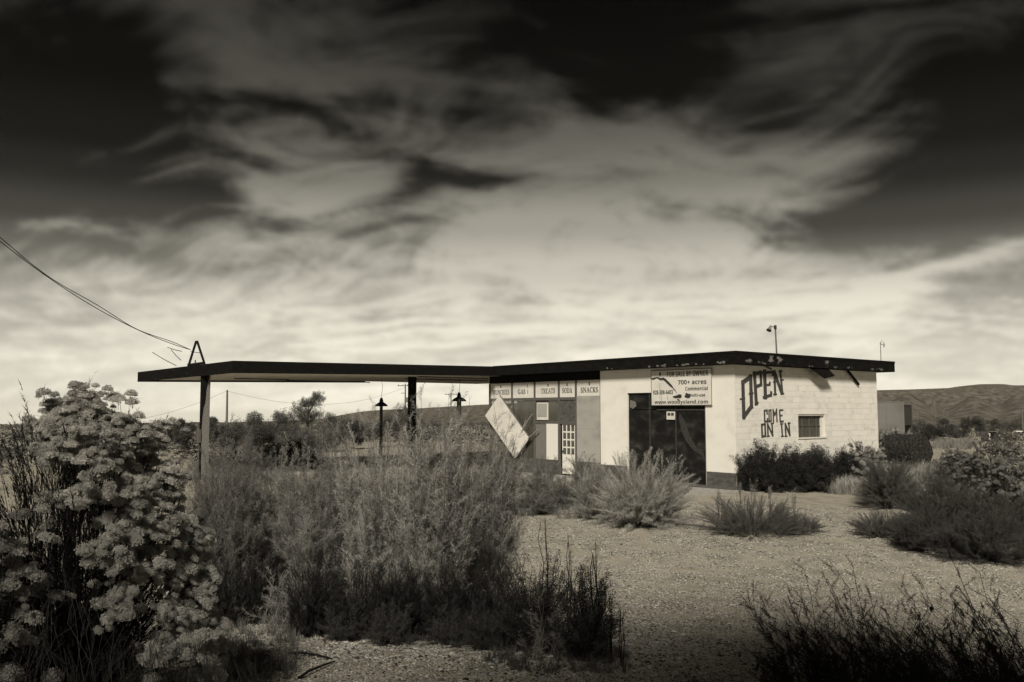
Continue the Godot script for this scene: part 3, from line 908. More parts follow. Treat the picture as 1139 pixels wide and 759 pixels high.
func on_the_station() -> void:
	var turn := deg_to_rad(TURN)
	var bas := Basis(Vector3.UP, turn)
	# ---- for sale board
	var s0 := to_wall(726.0, 451.6, false)
	var s1 := to_wall(792.8, 408.7, false)
	var w := s1.x - s0.x
	var h := 1.24
	var bot := to_wall(726.0, 451.6, false).y
	var o := thing("sale_sign", CORNER + bas * Vector3(-0.05, bot, (s0.x + s1.x) / 2.0), "large torn pale board reading FOR SALE BY OWNER above the dark bay door", "sign", "", turn)
	bx(o, "board", -0.012, 0.012, 0, h, -w / 2.0, w / 2.0, M.panel)
	for q in [[0.0, 0.025, -w / 2.0, w / 2.0], [h - 0.025, h, -w / 2.0, w / 2.0]]:
		bx(o, "border", -0.017, -0.013, q[0], q[1], q[2], q[3], M.frame)
	for q in [-w / 2.0, w / 2.0 - 0.02]:
		bx(o, "border", -0.017, -0.0132, 0.026, h - 0.026, q, q + 0.02, M.frame)
	var X := -0.017
	# words: centre as a share of the board, width share, letter height in metres
	for q in [["FOR SALE BY OWNER", 0.61, 0.865, 0.67, 0.165, "Droid Sans"], ["700+ acres", 0.69, 0.635, 0.46, 0.15, "Droid Sans"], ["Commercial", 0.76, 0.455, 0.36, 0.12, "Droid Sans"], ["Multi-use", 0.765, 0.28, 0.26, 0.10, "Droid Sans"],
		["928-308-6403", 0.205, 0.37, 0.34, 0.14, "Droid Sans"], ["www.woodysland.com", 0.50, 0.10, 0.88, 0.12, "Droid Sans"]]:
		text(o, "lettering", q[0], q[4], Vector3(X, q[2] * h, lerpf(-w / 2.0, w / 2.0, q[1])), -PI / 2.0, M.print, q[5], 700, 1.0, w * q[3])
	# torn-away strip: dark ragged fragments running down the middle
	var rng := RandomNumberGenerator.new()
	rng.seed = 31
	var path := [[0.0, 0.78, 0.05], [0.04, 0.76, 0.05], [0.11, 0.79, 0.03], [0.17, 0.74, 0.06], [0.22, 0.74, 0.07], [0.27, 0.68, 0.07], [0.31, 0.60, 0.08], [0.35, 0.55, 0.07], [0.38, 0.48, 0.05], [0.42, 0.40, 0.025], [0.44, 0.34, 0.02]]
	var rag := MB.new()
	for i in path.size() - 1:
		var a = path[i]
		var b = path[i + 1]
		rag.quad(Vector3(X - 0.003, a[1] * h - a[2] * rng.randf_range(0.4, 0.9), (a[0] - 0.5) * w), Vector3(X - 0.003, b[1] * h - b[2] * rng.randf_range(0.4, 0.9), (b[0] - 0.5) * w), Vector3(X - 0.003, b[1] * h + b[2] * rng.randf_range(0.4, 1.1), (b[0] - 0.5) * w), Vector3(X - 0.003, a[1] * h + a[2] * rng.randf_range(0.4, 1.1), (a[0] - 0.5) * w))
	for bl in [[0.43, 0.24, 0.055, 0.05], [0.49, 0.26, 0.05, 0.055], [0.61, 0.27, 0.05, 0.085], [0.46, 0.16, 0.02, 0.03], [0.16, 0.88, 0.018, 0.06]]:
		var ring := []
		for k in 9: ring.append(Vector3(X - 0.0045, bl[1] * h + sin(TAU * k / 9.0) * bl[3] * h * rng.randf_range(0.6, 1.2), (bl[0] - 0.5) * w + cos(TAU * k / 9.0) * bl[2] * w * rng.randf_range(0.6, 1.2)))
		for k in 9: rag.tri(Vector3(X - 0.0045, bl[1] * h, (bl[0] - 0.5) * w), ring[k], ring[(k + 1) % 9])
	put(o, "torn_strip", rag.mesh(), M.torn)
	for q in [[0.15, 0.02, 0.62], [0.18, 0.02, 0.45], [0.28, 0.16, 0.28]]:
		bx(o, "crease", X - 0.002, X - 0.0005, q[1] * h, q[2] * h, (q[0] - 0.5) * w, (q[0] - 0.5) * w + 0.012, M.frame)
	# ---- fallen sheet leaning across the shop front
	var pl := to_wall(541.0, 462.6, false)
	var pt := to_wall(556.0, 440.0, false)
	var pb := to_wall(575.0, 510.0, false)
	var pr := to_wall(590.5, 488.0, false)
	var sheet := thing("plywood_sheet", CORNER + bas * Vector3(-0.4, minf(pb.y, pr.y), pb.x), "loose pale plywood sheet hanging aslant across the shop front windows", "plywood sheet", "", turn)
	var sm := MB.new()
	var org := Vector3(-0.4, minf(pb.y, pr.y), pb.x)
	var c4 := []
	for q in [pb, pr, pt, pl]:
		var out := -0.05 - 0.07 * clampf((pt.y - q.y) / (pt.y - pb.y), 0.0, 1.0)
		c4.append(Vector3(out, q.y, q.x) - org)
	var back := Vector3(0.018, 0, 0)
	sm.hexa([c4[0], c4[1], c4[2], c4[3], c4[0] + back, c4[1] + back, c4[2] + back, c4[3] + back])
	put(sheet, "sheet", sm.mesh(), M.panel)
	var rm := MB.new()
	rm.bar(c4[1] + Vector3(0.04, 0, 0), c4[2] + Vector3(0.04, 0, 0), 0.05, 0.05)
	rm.bar(c4[0] + Vector3(0.05, 0, 0) , c4[1] + Vector3(0.05, 0.05, 0.02), 0.05, 0.05)
	put(sheet, "batten", rm.mesh(), M.wood)
	# splintered slats still nailed to it
	for q in [[[586.0, 475.0], [593.0, 461.0]], [[583.0, 480.0], [586.0, 468.0]], [[590.0, 488.0], [600.0, 478.0]]]:
		var a := to_wall(q[0][0], q[0][1], false)
		var b := to_wall(q[1][0], q[1][1], false)
		var bm := MB.new()
		bm.bar(Vector3(-0.12, a.y, a.x) - org, Vector3(-0.04, b.y, b.x) - org, 0.09, 0.02)
		put(sheet, "slat", bm.mesh(), M.ply)
	# ---- roof lamp on a mast
	var lx := to_wall(867.0, 395.0, true).x
	var mast := thing("roof_floodlight", CORNER + bas * Vector3(lx, 4.39, -0.1), "floodlight on a thin mast standing on the roof edge above OPEN", "floodlight", "", turn)
	var mm := MB.new()
	mm.tube([Vector3(0, 0, 0), Vector3(-0.05, 1.02, 0)], 0.028, 0.024, 8)
	put(mast, "mast", mm.mesh(), M.wood)
	mm = MB.new()
	mm.tube([Vector3(-0.05, 0.98, 0), Vector3(-0.20, 1.0, 0), Vector3(-0.30, 1.02, 0)], 0.014, 0.012, 6)
	mm.box(Vector3(-0.09, 0.92, -0.03), Vector3(-0.01, 1.06, 0.03))
	put(mast, "bracket", mm.mesh(), M.rust)
	mm = MB.new()
	mm.lathe([Vector2(0.0, 0.20), Vector2(0.035, 0.20), Vector2(0.045, 0.12), Vector2(0.09, 0.0), Vector2(0.085, 0.0), Vector2(0.0, 0.03)], Vector3.ZERO, 14)
	var head := put(mast, "lamp_head", mm.mesh(), M.steel)
	head.position = Vector3(-0.42, 0.86, 0)
	head.rotation.z = -0.62
	# ---- aerial
	var ax := to_wall(977.5, 405.0, true).x
	var an := thing("roof_aerial", CORNER + bas * Vector3(ax, 4.39, 0.1), "small thin aerial on the far end of the roof edge", "aerial", "", turn)
	mm = MB.new()
	mm.tube([Vector3(0, 0, 0), Vector3(0.01, 0.78, 0)], 0.016, 0.012, 6)
	put(an, "mast", mm.mesh(), M.wood)
	mm = MB.new()
	mm.bar(Vector3(-0.06, 0.72, 0), Vector3(0.34, 0.68, 0), 0.015, 0.015)
	mm.bar(Vector3(0.22, 0.58, 0), Vector3(0.22, 0.82, 0), 0.012, 0.012)
	mm.bar(Vector3(0.30, 0.62, 0), Vector3(0.31, 0.76, 0), 0.012, 0.012)
	mm.bar(Vector3(0.02, 0.74, 0), Vector3(0.08, 0.86, 0.02), 0.012, 0.012)
	put(an, "arms", mm.mesh(), M.rust)
	# ---- letter-A frame on the canopy and the wires that hang from it
	var fz := -12.25 - 4.4
	var base := CORNER + bas * Vector3(-11.45, 4.27, fz)
	var fr := thing("a_frame", base, "black triangular frame standing on the left edge of the canopy roof", "frame", "", 0.0)
	mm = MB.new()
	var q0 := Vector3(-0.30, -0.03, 0)
	var q1 := Vector3(0.33, 0.06, 0)
	var qt := Vector3(-0.02, 0.97, 0)
	mm.bar(q0, qt, 0.07, 0.07)
	put(fr, "leg", mm.mesh(), M.black)
	mm = MB.new()
	mm.bar(q1, qt + Vector3(0.03, 0.0, 0.0), 0.07, 0.07)
	put(fr, "leg", mm.mesh(), M.black)
	mm = MB.new()
	mm.bar(q0 + Vector3(-0.02, 0.06, 0.04), q1 + Vector3(0.02, 0.06, 0.04), 0.05, 0.09)
	put(fr, "crossbar", mm.mesh(), M.black)
	mm = MB.new()
	mm.bar(Vector3(-0.02, 0.12, 0.04), Vector3(-0.02, 0.22, 0.04), 0.04, 0.04)
	mm.bar(Vector3(-0.22, 0.55, 0.02), Vector3(0.16, 0.50, 0.02), 0.025, 0.025)
	put(fr, "insulator", mm.mesh(), M.rust)
	# the pole it comes from stands outside the picture
	var foot := Vector3(-17.2, 0.0, -25.0)
	foot.y = ground(foot.x, foot.z)
	var tip := foot + Vector3(0, 9.6, 0)
	pole("service_pole", foot, 10.0, "tall wooden service pole that carries the wire to the canopy frame", false)
	var end := base + Vector3(-0.22, 0.62, 0)
	var span := thing("service_wire", end, "sagging overhead service wire tied to the triangular frame on the canopy", "wire")
	for k in 2:
		mm = MB.new()
		var pts := []
		for i in 31:
			var t := i / 30.0
			var p := end.lerp(tip, t) - Vector3(0, (0.75 - 0.08 * k) * 4.0 * t * (1.0 - t), 0)
			p += Vector3(0, 0.05 * sin(t * PI * 6.0) * k, 0.03 * cos(t * PI * 9.0) * k)
			pts.append(p - end)
		mm.tube(pts, 0.013, 0.013, 4)
		put(span, "strand", mm.mesh(), M.black)
	for q in [[[190.0, 389.0], [201.0, 401.0]], [[169.0, 392.0], [196.0, 407.0]], [[186.0, 386.5], [202.0, 391.0]]]:
		var nrm := Vector3(0, 0, 1)
		var a := on_plane(q[0][0], q[0][1], base, nrm)
		var b := on_plane(q[1][0], q[1][1], base, nrm)
		var wv := thing("loose_wire", b, "short broken end of wire sticking out beside the triangular canopy frame", "wire", "loose wire ends at the canopy frame")
		mm = MB.new()
		mm.tube([Vector3.ZERO, (a - b) * 0.5 + Vector3(0, -0.02, 0), a - b], 0.014, 0.011, 4)
		put(wv, "strand", mm.mesh(), M.black)

func pole(called: String, at: Vector3, tall: float, label: String, arms := true, group := "", transformer := false) -> Node3D:
	var o := thing(called, at, label, "utility pole", group)
	var mm := MB.new()
	mm.tube([Vector3(0, -0.2, 0), Vector3(0.03, tall * 0.5, 0), Vector3(0, tall, 0)], 0.17, 0.11, 7)
	put(o, "shaft", mm.mesh(), M.wood)
	if arms:
		mm = MB.new()
		mm.bar(Vector3(-1.3, tall - 0.35, 0.12), Vector3(1.3, tall - 0.35, 0.12), 0.10, 0.13)
		put(o, "crossarm", mm.mesh(), M.wood)
		for x in [-1.15, -0.4, 0.4, 1.15]:
			mm = MB.new()
			mm.lathe([Vector2(0.0, 0.2), Vector2(0.05, 0.18), Vector2(0.06, 0.05), Vector2(0.03, 0.0)], Vector3(x, tall - 0.29, 0.12), 7)
			put(o, "insulator", mm.mesh(), M.steel)
	if transformer:
		mm = MB.new()
		mm.lathe([Vector2(0, 0.9), Vector2(0.28, 0.88), Vector2(0.30, 0.8), Vector2(0.30, 0.05), Vector2(0.0, 0.0)], Vector3(0.42, tall - 3.2, 0.1), 12)
		put(o, "transformer", mm.mesh(), M.steel)
		mm = MB.new()
		mm.bar(Vector3(-0.7, tall - 1.6, 0.1), Vector3(0.1, tall - 1.6, 0.1), 0.08, 0.1)
		put(o, "short_arm", mm.mesh(), M.wood)
	return o

func yard_things() -> void:
	var bas := Basis(Vector3.UP, deg_to_rad(TURN))
	# ---- concrete apron along the front
	var ap := MB.new()
	ap.box(Vector3(-2.2, -0.06, -13.2), Vector3(-0.02, 0.035, 0.3))
	var apo := put(self, "pavement", ap.mesh(), M.concrete)
	apo.position = CORNER
	apo.rotation.y = deg_to_rad(TURN)
	apo.set_meta("kind", "structure")
	# ---- boards on the apron
	for q in [[764.0, 538.5, 780.0, 539.5, 0.10], [775.0, 542.5, 822.0, 542.0, 0.08]]:
		var a := to_wall(q[0], q[1], false)
		var b := to_wall(q[2], q[3], false)
		var bd := thing("loose_board", CORNER + bas * Vector3(-0.25, 0.036, a.x), "long grey board lying on the ground below the dark bay door", "board", "boards lying below the bay door", deg_to_rad(TURN))
		var mb := MB.new()
		mb.box(Vector3(-0.03, 0.0, 0.0), Vector3(0.12, q[4], b.x - a.x))
		put(bd, "board", mb.mesh(), M.wood if q[4] > 0.09 else M.frame)
	# ---- two post lamps by the pump island
	for q in [[424.0, 442.5, 40.0, 0.55, "dish shaded lamp post standing in the yard behind the canopy beside the thin wire"], [510.5, 436.5, 38.0, 0.60, "thicker dish shaded lamp post standing near the shop front under the canopy edge"]]:
		var p := at_depth(q[0], q[2])
		var h := rises_to(p, q[1])
		var o := thing("lamp_post", p, q[4], "lamp post", "dish shaded lamp posts by the canopy")
		var mm := MB.new()
		mm.tube([Vector3(0, -0.1, 0), Vector3(0, h - 0.3, 0)], 0.075 if q[3] < 0.58 else 0.12, 0.07 if q[3] < 0.58 else 0.10, 10)
		put(o, "post", mm.mesh(), M.rust)
		mm = MB.new()
		var r: float = q[3] * 0.52
		mm.lathe([Vector2(0.0, 0.0), Vector2(0.05, -0.01), Vector2(0.07, -0.09), Vector2(0.085, -0.12), Vector2(0.09, -0.20), Vector2(r * 0.6, -0.25), Vector2(r * 0.95, -0.33), Vector2(r, -0.39), Vector2(r * 0.97, -0.39), Vector2(r * 0.85, -0.33), Vector2(0.05, -0.26)], Vector3(0, h, 0), 22)
		put(o, "lamp_shade", mm.mesh(), M.black)
		mm = MB.new()
		mm.lathe([Vector2(0, -0.29), Vector2(0.06, -0.31), Vector2(0.075, -0.38), Vector2(0.0, -0.44)], Vector3(0, h, 0), 12)
		put(o, "lamp_globe", mm.mesh(), M.panel)
		mm = MB.new()
		mm.tube([Vector3(0, h - 0.01, 0), Vector3(0.05, h + 0.5, 0), Vector3(-0.02, 4.0 - p.y, 0)], 0.008, 0.008, 4)
		put(o, "wire", mm.mesh(), M.black)
	# ---- box trailer behind the station
	var tz := 50.0
	var t0 := at_depth(1004.0, tz)
	var tr := thing("box_trailer", Vector3(t0.x, t0.y, t0.z), "weathered grey box trailer with open dark end behind the white wall", "trailer", "", deg_to_rad(-34.0))
	var th := rises_to(t0, 447.5)
	var b0 := 0.62
	bx(tr, "side_panel", -6.0, 0.0, b0, th, -0.04, 0.0, M.steel)
	bx(tr, "side_panel", -6.0, 0.0, b0, th, -2.40, -2.36, M.steel)
	bx(tr, "end_panel", -6.0, -5.96, b0, th, -2.36, -0.04, M.steel)
	bx(tr, "roof", -6.0, 0.0, th, th + 0.04, -2.42, 0.02, M.steel)
	bx(tr, "floor", -6.0, 0.0, b0 - 0.15, b0, -2.38, -0.02, M.wood)
	for k in 9: bx(tr, "rib", -5.9 + k * 0.72, -5.86 + k * 0.72, b0, th, 0.001, 0.02, M.steel)
	bx(tr, "door_post", -0.02, 0.08, b0, th - 0.001, -0.10, 0.03, M.steel)
	bx(tr, "door_post", -0.02, 0.08, b0, th - 0.001, -2.44, -2.30, M.rust)
	bx(tr, "door_header", -0.02, 0.08, th - 0.16, th - 0.002, -2.30, -0.10, M.steel)
	bx(tr, "half_door", 0.0, 0.04, b0 + 1.1, th - 0.16, -2.29, -0.11, M.rust)
	for x in [-5.2, -1.0]:
		var wm := MB.new()
		wm.lathe([Vector2(0.0, 0.14), Vector2(0.3, 0.14), Vector2(0.42, 0.10), Vector2(0.45, 0.0), Vector2(0.42, -0.10), Vector2(0.3, -0.14), Vector2(0.0, -0.14)], Vector3.ZERO, 16)
		for z in [-0.18, -2.2]:
			var wo := put(tr, "wheel", wm.mesh(), M.rubber)
			wo.rotation.x = PI / 2.0
			wo.position = Vector3(x, 0.43, z)
	# ---- weathered round bale behind the corner bushes
	var ty := on_ground(1009.0, 521.0)
	var tn := thing("round_bale", ty, "dark weathered round bale standing in pale grass behind the corner bushes", "bale", "", deg_to_rad(28.0))
	var fuzz := FastNoiseLite.new()
	fuzz.seed = 8; fuzz.frequency = 1.4; fuzz.fractal_octaves = 3
	var R := 0.78
	var skin := MB.new()
	var ends := MB.new()
	var ns := 48
	var at := func(q: float, r: float, z: float) -> Vector3:
		var k: float = 1.0 + 0.07 * fuzz.get_noise_3d(cos(q) * 2.0, sin(q) * 2.0, z * 5.0) - 0.05 * absf(sin(q * 0.5))
		return Vector3(cos(q) * r * k, R * 0.94 + sin(q) * r * k, z + 0.05 * fuzz.get_noise_3d(cos(q) * r * 6.0, sin(q) * r * 6.0, 3.0))
	for k in ns:
		var q0 := TAU * k / ns
		var q1 := TAU * (k + 1) / ns
		for j in 14:
			var z0 := -0.75 + 1.5 * j / 14.0
			var z1 := -0.75 + 1.5 * (j + 1) / 14.0
			var r0 := R
			var r1 := R
			skin.quad(at.call(q0, r0, z0), at.call(q0, r1, z1), at.call(q1, r1, z1), at.call(q1, r0, z0))
		for j in 9:
			var ra := R * j / 9.0
			var rb := R * (j + 1) / 9.0
			var zz := 0.75 + 0.012 * (j % 2)
			var zn := 0.75 + 0.012 * ((j + 1) % 2) * (0.0 if j == 8 else 1.0)
			ends.quad(at.call(q0, ra, zz), at.call(q1, ra, zz), at.call(q1, rb, zn), at.call(q0, rb, zn))
	put(tn, "bale_side", skin.mesh(), M.bale)
	put(tn, "bale_end", ends.mesh(), M.bale)
	# ---- small heap of scrap by the far bushes: a broken crate and a pale plank
	var cr := on_ground(1101.0, 491.0)
	var co := thing("broken_crate", cr, "dark open broken crate standing at the edge of the far bushes", "crate", "", 0.25)
	for q in [[-0.62, -0.50, 0.0, 1.05, -0.5, 0.5], [0.50, 0.60, 0.0, 0.95, -0.5, 0.5]]:
		bx(co, "side_board", q[0], q[1], q[2], q[3], q[4], q[5], M.wood)
	bx(co, "back_board", -0.5, 0.5, 0.0, 0.9, -0.52, -0.46, M.rubber)
	bx(co, "top_board", -0.62, 0.62, 0.96, 1.02, -0.4, 0.5, M.wood)
	bx(co, "pale_board", -0.48, -0.20, 0.15, 0.85, 0.30, 0.34, M.panel)
	var wp := on_ground(1136.0, 485.0)
	var wo2 := thing("white_trough", wp, "long low white trough lying among the far bushes", "trough", "", 0.1)
	bx(wo2, "rim", -1.0, 1.6, 0.62, 0.75, -0.35, 0.35, M.white)
	bx(wo2, "leg", -0.9, -0.8, -0.05, 0.62, -0.2, 0.2, M.wood)
	bx(wo2, "leg", 1.4, 1.5, -0.05, 0.62, -0.2, 0.2, M.wood)
	var wb := on_ground(1089.0, 486.0)
	var wbo := thing("pale_box", wb, "small pale box on the dirt left of the broken crate", "box", "", 0.3)
	bx(wbo, "body", -0.2, 0.2, -0.02, 0.22, -0.15, 0.15, M.panel)
	bx(wbo, "lid", -0.21, 0.21, 0.221, 0.25, -0.16, 0.16, M.white)
	# ---- fallen sticks on the gravel in front
	for q in [[322, 729, 368, 735, 0.012], [332, 757, 372, 738, 0.012], [705, 734, 718, 741, 0.006], [760, 601, 790, 604, 0.006]]:
		var a := on_ground(q[0], q[1])
		var b := on_ground(q[2], q[3])
		var sn := thing("fallen_stick", a, "thin dry stick lying on the gravel in front of the tall weeds" if q[0] < 700 else "thin pale straw lying on open gravel away from the weeds", "stick", "sticks lying on the gravel")
		var mb := MB.new()
		var d := b - a
		mb.tube([Vector3(0, q[4], 0), d * 0.3 + Vector3(0, q[4] + 0.02, 0.01), d * 0.6 + Vector3(0.01, q[4] + 0.012, -0.01), d + Vector3(0, q[4], 0)], q[4], q[4] * 0.5, 6)
		put(sn, "stick", mb.mesh(), M.darkstem if q[0] < 700 else M.palestem)

# ---------------------------------------------------------------- plants
func sprigs() -> void:
	var rng := RandomNumberGenerator.new()
	# feathery tumbleweed twig: unit length, standing up
	sprig.feather = []
	for s in 4:
		rng.seed = 100 + s
		var b := MB.new()
		var bend := rng.randf_range(0.10, 0.28)
		var axis := func(t: float) -> Vector3: return Vector3(bend * t * t, t * (1.0 - 0.1 * bend * t), 0.08 * sin(t * 4.0 + s))
		for k in 4:
			var p0: Vector3 = axis.call(k / 4.0)
			var p1: Vector3 = axis.call((k + 1) / 4.0)
			var ww := 0.011 * (1.0 - 0.2 * k)
			b.quad(p0 - Vector3(ww, 0, 0), p0 + Vector3(ww, 0, 0), p1 + Vector3(ww * 0.8, 0, 0), p1 - Vector3(ww * 0.8, 0, 0))
		for k in 24:
			var t := 0.04 + 0.92 * k / 24.0
			var a := 2.4 * k + rng.randf()
			var out := Vector3(cos(a), 0, sin(a))
			var len := (1.0 - t * 0.6) * rng.randf_range(0.2, 0.42)
			var p: Vector3 = axis.call(t)
			var e := p + (out * rng.randf_range(0.7, 1.1) + Vector3.UP * rng.randf_range(0.3, 0.9)).normalized() * len
			b.blade(p, e, 0.016, out.cross(Vector3.UP))
			for j in 5:
				var q := p.lerp(e, 0.2 + 0.18 * j)
				var a2 := rng.randf() * TAU
				var o2 := (Vector3(cos(a2), 0.5, sin(a2)) + (e - p).normalized() * 0.6).normalized()
				b.blade(q, q + o2 * rng.randf_range(0.05, 0.12), 0.017, o2.cross(out).normalized())
		sprig.feather.append(b.mesh())
	# slim leafy stem of rabbitbrush
	sprig.slim = []
	for s in 3:
		rng.seed = 200 + s
		var b := MB.new()
		b.blade(Vector3.ZERO, Vector3(0.0, 1.0, 0.02), 0.02, Vector3.RIGHT)
		for k in 18:
			var t := rng.randf_range(0.05, 0.98)
			var a := rng.randf() * TAU
			var out := Vector3(cos(a), 0, sin(a))
			var e := Vector3(0, t, 0) + (out * 0.45 + Vector3.UP).normalized() * rng.randf_range(0.14, 0.26)
			b.blade(Vector3(0, t, 0), e, 0.017, out.cross(Vector3.UP))
		sprig.slim.append(b.mesh())
	# flower head of rabbitbrush: a rounded puff of tiny florets on short branchlets
	sprig.puff = []
	for s in 4:
		rng.seed = 300 + s
		var b := MB.new()
		for k in 9:
			var a := rng.randf() * TAU
			b.blade(Vector3(0, -0.9, 0), Vector3(cos(a) * 0.5, 0.0, sin(a) * 0.5), 0.05, Vector3(-sin(a), 0, cos(a)))
		var core := []
		for j in 4:
			var line := []
			for k in 8:
				var q := TAU * k / 8.0
				var el := lerpf(-0.35, PI / 2.0, j / 3.0)
				line.append(Vector3(cos(q) * cos(el), sin(el) * 0.85, sin(q) * cos(el)) * rng.randf_range(0.60, 0.80))
			core.append(line)
		for j in 3:
			for k in 8: b.quad(core[j][k], core[j][(k + 1) % 8], core[j + 1][(k + 1) % 8], core[j + 1][k])
		var n := 260
		for k in n:
			var yy := 1.0 - 1.25 * k / n
			var rr := sqrt(maxf(0.0, 1.0 - yy * yy))
			var a := 2.39996 * k + rng.randf_range(-0.3, 0.3)
			var d := Vector3(cos(a) * rr, yy * 0.85, sin(a) * rr)
			var c := d * rng.randf_range(0.62, 1.06)
			var sd := d.cross(Vector3(rng.randf(), rng.randf(), rng.randf())).normalized()
			var up := d.cross(sd).normalized()
			var z := rng.randf_range(0.12, 0.22)
			b.tri(c - sd * z * 0.5 - up * z * 0.3, c + sd * z * 0.5 - up * z * 0.3, c + d * z + up * z * 0.3)
			b.tri(c - up * z * 0.4, c + up * z * 0.4, c + d * z * 0.9 + sd * z * 0.3)
		sprig.puff.append(b.mesh())
	# needle-leaved twig of a dark shrub
	sprig.needle = []
	for s in 4:
		rng.seed = 400 + s
		var b := MB.new()
		b.blade(Vector3.ZERO, Vector3(0.03, 1.0, -0.02), 0.03, Vector3.RIGHT)
		b.blade(Vector3.ZERO, Vector3(0.03, 1.0, -0.02), 0.03, Vector3.BACK)
		for k in 34:
			var t := 0.08 + 0.92 * k / 34.0
			var a := 2.4 * k + rng.randf_range(-0.5, 0.5)
			var out := Vector3(cos(a), 0, sin(a))
			var p := Vector3(0.03 * t, t, -0.02 * t)
			var len := rng.randf_range(0.12, 0.26) * (1.1 - 0.45 * t)
			var m := p + (out + Vector3.UP * 0.6).normalized() * len * 0.55
			var e := m + (out * 0.35 + Vector3.UP).normalized() * len * 0.5
			var sd := out.cross(Vector3.UP)
			var w := 0.024
			b.quad(p - sd * w * 0.4, p + sd * w * 0.4, m + sd * w * 0.5, m - sd * w * 0.5)
			b.blade(m, e, w, sd)
		sprig.needle.append(b.mesh())
	# tuft of small leaves for the broad-leaved shrubs and the trees
	sprig.leaves = []
	for s in 4:
		rng.seed = 500 + s
		var b := MB.new()
		for k in 34:
			var d := Vector3(rng.randfn(), rng.randfn() * 0.8, rng.randfn()).normalized()
			var p := d * rng.randf_range(0.25, 0.95)
			var e := p + (d + Vector3(rng.randfn(), rng.randfn() + 0.3, rng.randfn()) * 0.6).normalized() * rng.randf_range(0.25, 0.42)
			b.leaf(p, e, rng.randf_range(0.13, 0.22), (e - p).cross(Vector3(rng.randf(), 1, rng.randf())).normalized())
		sprig.leaves.append(b.mesh())
	# a tuft of dry grass
	sprig.grass = []
	for s in 3:
		rng.seed = 600 + s
		var b := MB.new()
		for k in 26:
			var a := rng.randf() * TAU
			var r := rng.randf() * 0.18
			var p := Vector3(cos(a) * r, 0, sin(a) * r)
			var lean := rng.randf_range(0.1, 0.6)
			var hgt := rng.randf_range(0.5, 1.0)
			var m := p + Vector3(cos(a) * lean * 0.35, hgt * 0.6, sin(a) * lean * 0.35)
			var e := p + Vector3(cos(a) * lean, hgt * rng.randf_range(0.85, 1.05), sin(a) * lean)
			var sd := Vector3(-sin(a), 0, cos(a))
			b.quad(p - sd * 0.011, p + sd * 0.011, m + sd * 0.009, m - sd * 0.009)
			b.blade(m, e, 0.018, sd)
		sprig.grass.append(b.mesh())

func aim(dir: Vector3, roll: float, size: float, wide := 1.0) -> Basis:
	var y := dir.normalized()
	var x := y.cross(Vector3(0.37, 0.11, 0.92)).normalized()
	var z := x.cross(y)
	var r := Basis(y, roll)
	return Basis(r * x * size * wide, y * size, r * z * size * wide)

